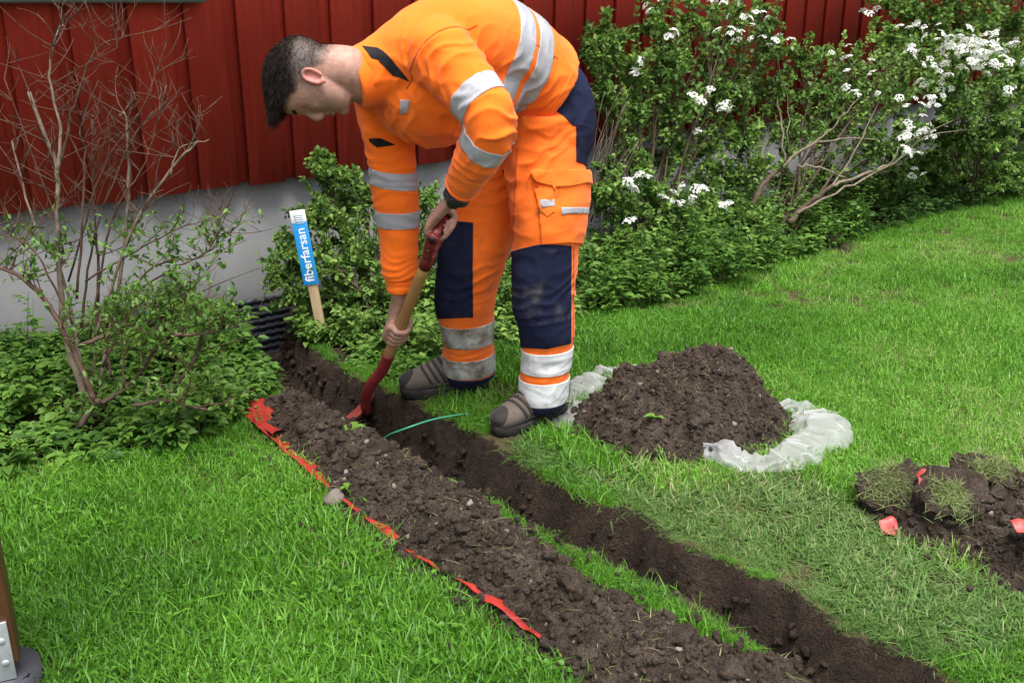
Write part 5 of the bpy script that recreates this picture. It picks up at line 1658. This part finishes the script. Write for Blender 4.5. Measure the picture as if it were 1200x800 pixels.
# ------------------------------------------------------------------ grass: tufts spread over the lawn (one mass)
def tuft(kind, seed):
    g = np.random.default_rng(seed)
    b = Bag()
    n = {'lawn': 60, 'worn': 56}[kind]
    q = g.normal(size=(n, 2)) * .030
    P = np.column_stack([q, np.full(n, -.004)])
    if kind == 'lawn':
        V, Q, T, vr = blades(P, .018 + .030 * g.random(n) ** 1.4, g, .9, .0010 + .0009 * g.random(n), np.clip(.34 + .24 * g.normal(size=n), 0, .95))
    else:
        V, Q, T, vr = blades(P, .016 + .020 * g.random(n), g, 1.9, .0013 + .0009 * g.random(n), np.clip(.45 + .32 * g.normal(size=n), 0, 1.0))
    b.add(V, Q, T, var=vr)
    if kind == 'lawn' and seed % 6 == 0:                  # some clover and broad-leaved seedlings
        k = 5
        p = np.column_stack([g.normal(size=(k, 2)) * .03, .010 + .014 * g.random(k)])
        a_ = g.random(k) * 6.28
        V, Fc, vr = leaves(p, np.column_stack([np.cos(a_), np.sin(a_), np.full(k, .2)]), g.normal(size=(k, 3)) * .2 + np.array([0, 0, 1.]), .012, .010, np.full(k, .15))
        b.add(V, Fc, var=vr)
    me = b.mesh('tuft_' + kind, False)
    return me

def grass(name, label, pts, kind, seed, mat, scale, gv):
    g = np.random.default_rng(seed)
    col = bpy.data.collections.new('tufts_' + name)
    for k in range(6):
        me = tuft(kind, seed + k)
        me.materials.append(mat)
        o = bpy.data.objects.new('%s_tuft_%d' % (kind, k), me)
        col.objects.link(o)
    n = len(pts)
    me = bpy.data.meshes.new(name)
    me.vertices.add(n)
    me.vertices.foreach_set('co', pts.astype(np.float32).ravel())
    for nm, ty, val in (('rot', 'FLOAT_VECTOR', np.column_stack([g.normal(size=(n, 2)) * .12, g.random(n) * 6.283])), ('scl', 'FLOAT', scale), ('gvar', 'FLOAT', gv)):
        a_ = me.attributes.new(nm, ty, 'POINT')
        a_.data.foreach_set('vector' if ty == 'FLOAT_VECTOR' else 'value', np.asarray(val, np.float32).ravel())
    a_ = me.attributes.new('pick', 'INT', 'POINT')
    a_.data.foreach_set('value', g.integers(0, 6, n).astype(np.int32))
    ng = bpy.data.node_groups.new(name, 'GeometryNodeTree')
    ng.interface.new_socket('Geometry', in_out='INPUT', socket_type='NodeSocketGeometry')
    ng.interface.new_socket('Geometry', in_out='OUTPUT', socket_type='NodeSocketGeometry')
    N_ = ng.nodes
    gi, go = N_.new('NodeGroupInput'), N_.new('NodeGroupOutput')
    iop, ci = N_.new('GeometryNodeInstanceOnPoints'), N_.new('GeometryNodeCollectionInfo')
    ci.inputs['Collection'].default_value = col
    ci.inputs['Separate Children'].default_value = True
    ci.inputs['Reset Children'].default_value = True
    iop.inputs['Pick Instance'].default_value = True
    def na(nm, ty):
        q = N_.new('GeometryNodeInputNamedAttribute')
        q.data_type = ty
        q.inputs['Name'].default_value = nm
        return q.outputs['Attribute']
    ng.links.new(gi.outputs[0], iop.inputs['Points'])
    ng.links.new(ci.outputs[0], iop.inputs['Instance'])
    ng.links.new(na('pick', 'INT'), iop.inputs['Instance Index'])
    ng.links.new(na('rot', 'FLOAT_VECTOR'), iop.inputs['Rotation'])
    ng.links.new(na('scl', 'FLOAT'), iop.inputs['Scale'])
    ng.links.new(iop.outputs[0], go.inputs[0])
    o = link(name, me, mat)
    o.modifiers.new('tufts', 'NODES').node_group = ng
    tag(o, label, None, kind='stuff')
    return o

g = np.random.default_rng(2024)
def lawn_points(n, x0, x1, y0, y1):
    return np.column_stack([x0 + (x1 - x0) * g.random(n), y0 + (y1 - y0) * g.random(n)])
Pn = np.vstack([lawn_points(15500, -2.3, 3.0, 1.25, 4.2), lawn_points(9500, -.2, 5.2, 3.6, 7.6)])
side_lim = .60 * Pn[:, 1] + .35                                      # what lies far beside the view is left bare
keep = np.abs(Pn[:, 0]) < side_lim
Pn = Pn[keep]
rim_ = in_poly(g, 9000, TRENCH, .10)
rim_ = rim_[poly_sdf(rim_, TRENCH) > .008][:2600]
Pn = np.vstack([Pn, rim_])
on_rim = np.arange(len(Pn)) >= len(Pn) - len(rim_)
wob = .02 * fbm(Pn * 8, 2, 900)
d_t, d_m, d_p, d_s, d_b = (poly_sdf(Pn, q) for q in (TRENCH, MOUND, PILE, SPOIL, BED_R))
d_bl, d_w = poly_sdf(Pn, BED_L), poly_sdf(Pn, WORN)
ok = (d_t + wob > np.where(on_rim, .014, .026)) & (d_m + wob > .012) & (d_p > .0) & (d_s > .0) & (d_b > -.05) & (d_bl > -.06) & (np.hypot(Pn[:, 0] - pc[0], Pn[:, 1] - pc[1]) > .09)
bare = fbm(Pn * 5.5, 3, 950)
spot_bare = np.zeros(len(Pn), bool)
for px, py, r_ in ((235, 575, .05), (190, 655, .06), (320, 640, .05), (985, 290, .12), (900, 298, .10), (410, 610, .05)):
    c = ground_at(px, py)[:2]
    spot_bare |= (np.hypot(*(Pn - c).T) < r_ * (1 + .5 * bare)) & (g.random(len(Pn)) < .75)
ok &= ~spot_bare
ok &= ~((fbm(Pn * 3.1, 3, 955) > .55) & (g.random(len(Pn)) < .45) & (Pn[:, 0] < .4))
# boots, stones and plastic press the grass down
for a_, b_ in ((ground_at(662, 486), ground_at(588, 518)), (ground_at(583, 456), ground_at(476, 467))):
    e = (b_ - a_)[:2]
    t_ = np.clip(((Pn - a_[:2]) @ e) / (e @ e), 0, 1)
    ok &= np.hypot(*(Pn - a_[:2] - t_[:, None] * e).T) > .075
worn = (d_w + .08 * fbm(Pn * 4, 3, 960) < 0)
thin = worn & (g.random(len(Pn)) < .22 + .25 * (vnoise(Pn * 6, 970) > .2))
gvar = np.clip(.22 + .24 * fbm(Pn * 1.9, 3, 980) + .10 * g.normal(size=len(Pn)) + .10 * (d_m > .3) * (Pn[:, 0] > .4), 0, .6)
P3 = np.column_stack([Pn, grid_z(Pn)])
sc = np.where(on_rim, .62, 1) * (.55 + .45 * sstep(.03, .12, d_t)) * (.85 + .45 * g.random(len(Pn))) * (1 + .25 * vnoise(Pn * 2.3, 990)) * np.where(Pn[:, 0] > .5, .85, 1.05)
M['grass'] = leafy('grass', [(0.0, (0.036, 0.100, 0.010)), (0.35, (0.082, 0.230, 0.016)), (0.7, (0.150, 0.355, 0.032)), (0.86, (0.22, 0.36, 0.07)), (1.0, (0.36, 0.35, 0.16))], None, .45, .35, .35, 'gvar')
M['grass_worn'] = leafy('grass_worn', [(0.0, (0.036, 0.086, 0.014)), (0.45, (0.085, 0.180, 0.032)), (0.8, (0.165, 0.245, 0.075)), (1.0, (0.29, 0.29, 0.16))], None, .55, .3, .3, 'gvar')
q = ok & ~worn
grass('lawn_grass', 'short bright green grass of the lawn', P3[q], 'lawn', 2100, M['grass'], sc[q], gvar[q])
q = ok & worn & ~thin
grass('trodden_grass', 'flattened greyish trodden grass between trench and heaps', P3[q], 'worn', 2200, M['grass_worn'], sc[q], gvar[q] * .7)

# ------------------------------------------------------------------ litter: crumbs of soil in the grass, roots and torn grass on the heaps
def around(r, n):
    out = []
    for poly, m in ((MOUND, .5), (PILE, .3), (SPOIL, .2)):
        k = int(n * m)
        q = in_poly(r, k * 6, poly, .16)
        d = poly_sdf(q, poly)
        q = q[(d > -.01) & (r.random(len(q)) < np.exp(-np.maximum(d, 0) / .045)) & (poly_sdf(q, TRENCH) > .02)][:k]
        out.append(q)
    q = np.vstack(out)
    q = q[np.arange(n) % len(q)] + r.normal(size=(n, 2)) * .003
    return np.column_stack([q, grid_z(q) + .008 + .012 * r.random(n)])
V, Fc = lumps(900, around, .003, .014, 3001)
tag(link('scattered_crumbs', mesh_np('scattered_crumbs', V, Fc, False), M['soil']), 'crumbs of soil scattered in the grass around the heaps', None, kind='stuff')
M['straw'] = leafy('straw', [(0.0, (0.16, 0.12, 0.06)), (0.5, (0.12, 0.17, 0.04)), (1.0, (0.30, 0.26, 0.15))], None, .7, .2, .2)
lb_ = Bag()
g = np.random.default_rng(3100)
for poly, hz, n in ((MOUND, mound_z, 420), (PILE, pile_z, 260), (SPOIL, spoil_z, 260)):
    q = in_poly(g, n, poly, -.01)
    P = np.column_stack([q, hz(q) + .002])
    V, Q, T, vr = blades(P, .012 + .012 * g.random(n), g, 2.2, .0010, np.clip(g.random(n), 0, 1))
    lb_.add(V, Q, T, var=vr)
tag(link('torn_grass', lb_.mesh('torn_grass', False), M['straw']), 'torn bits of grass and roots strewn over the heaps', None, kind='stuff')
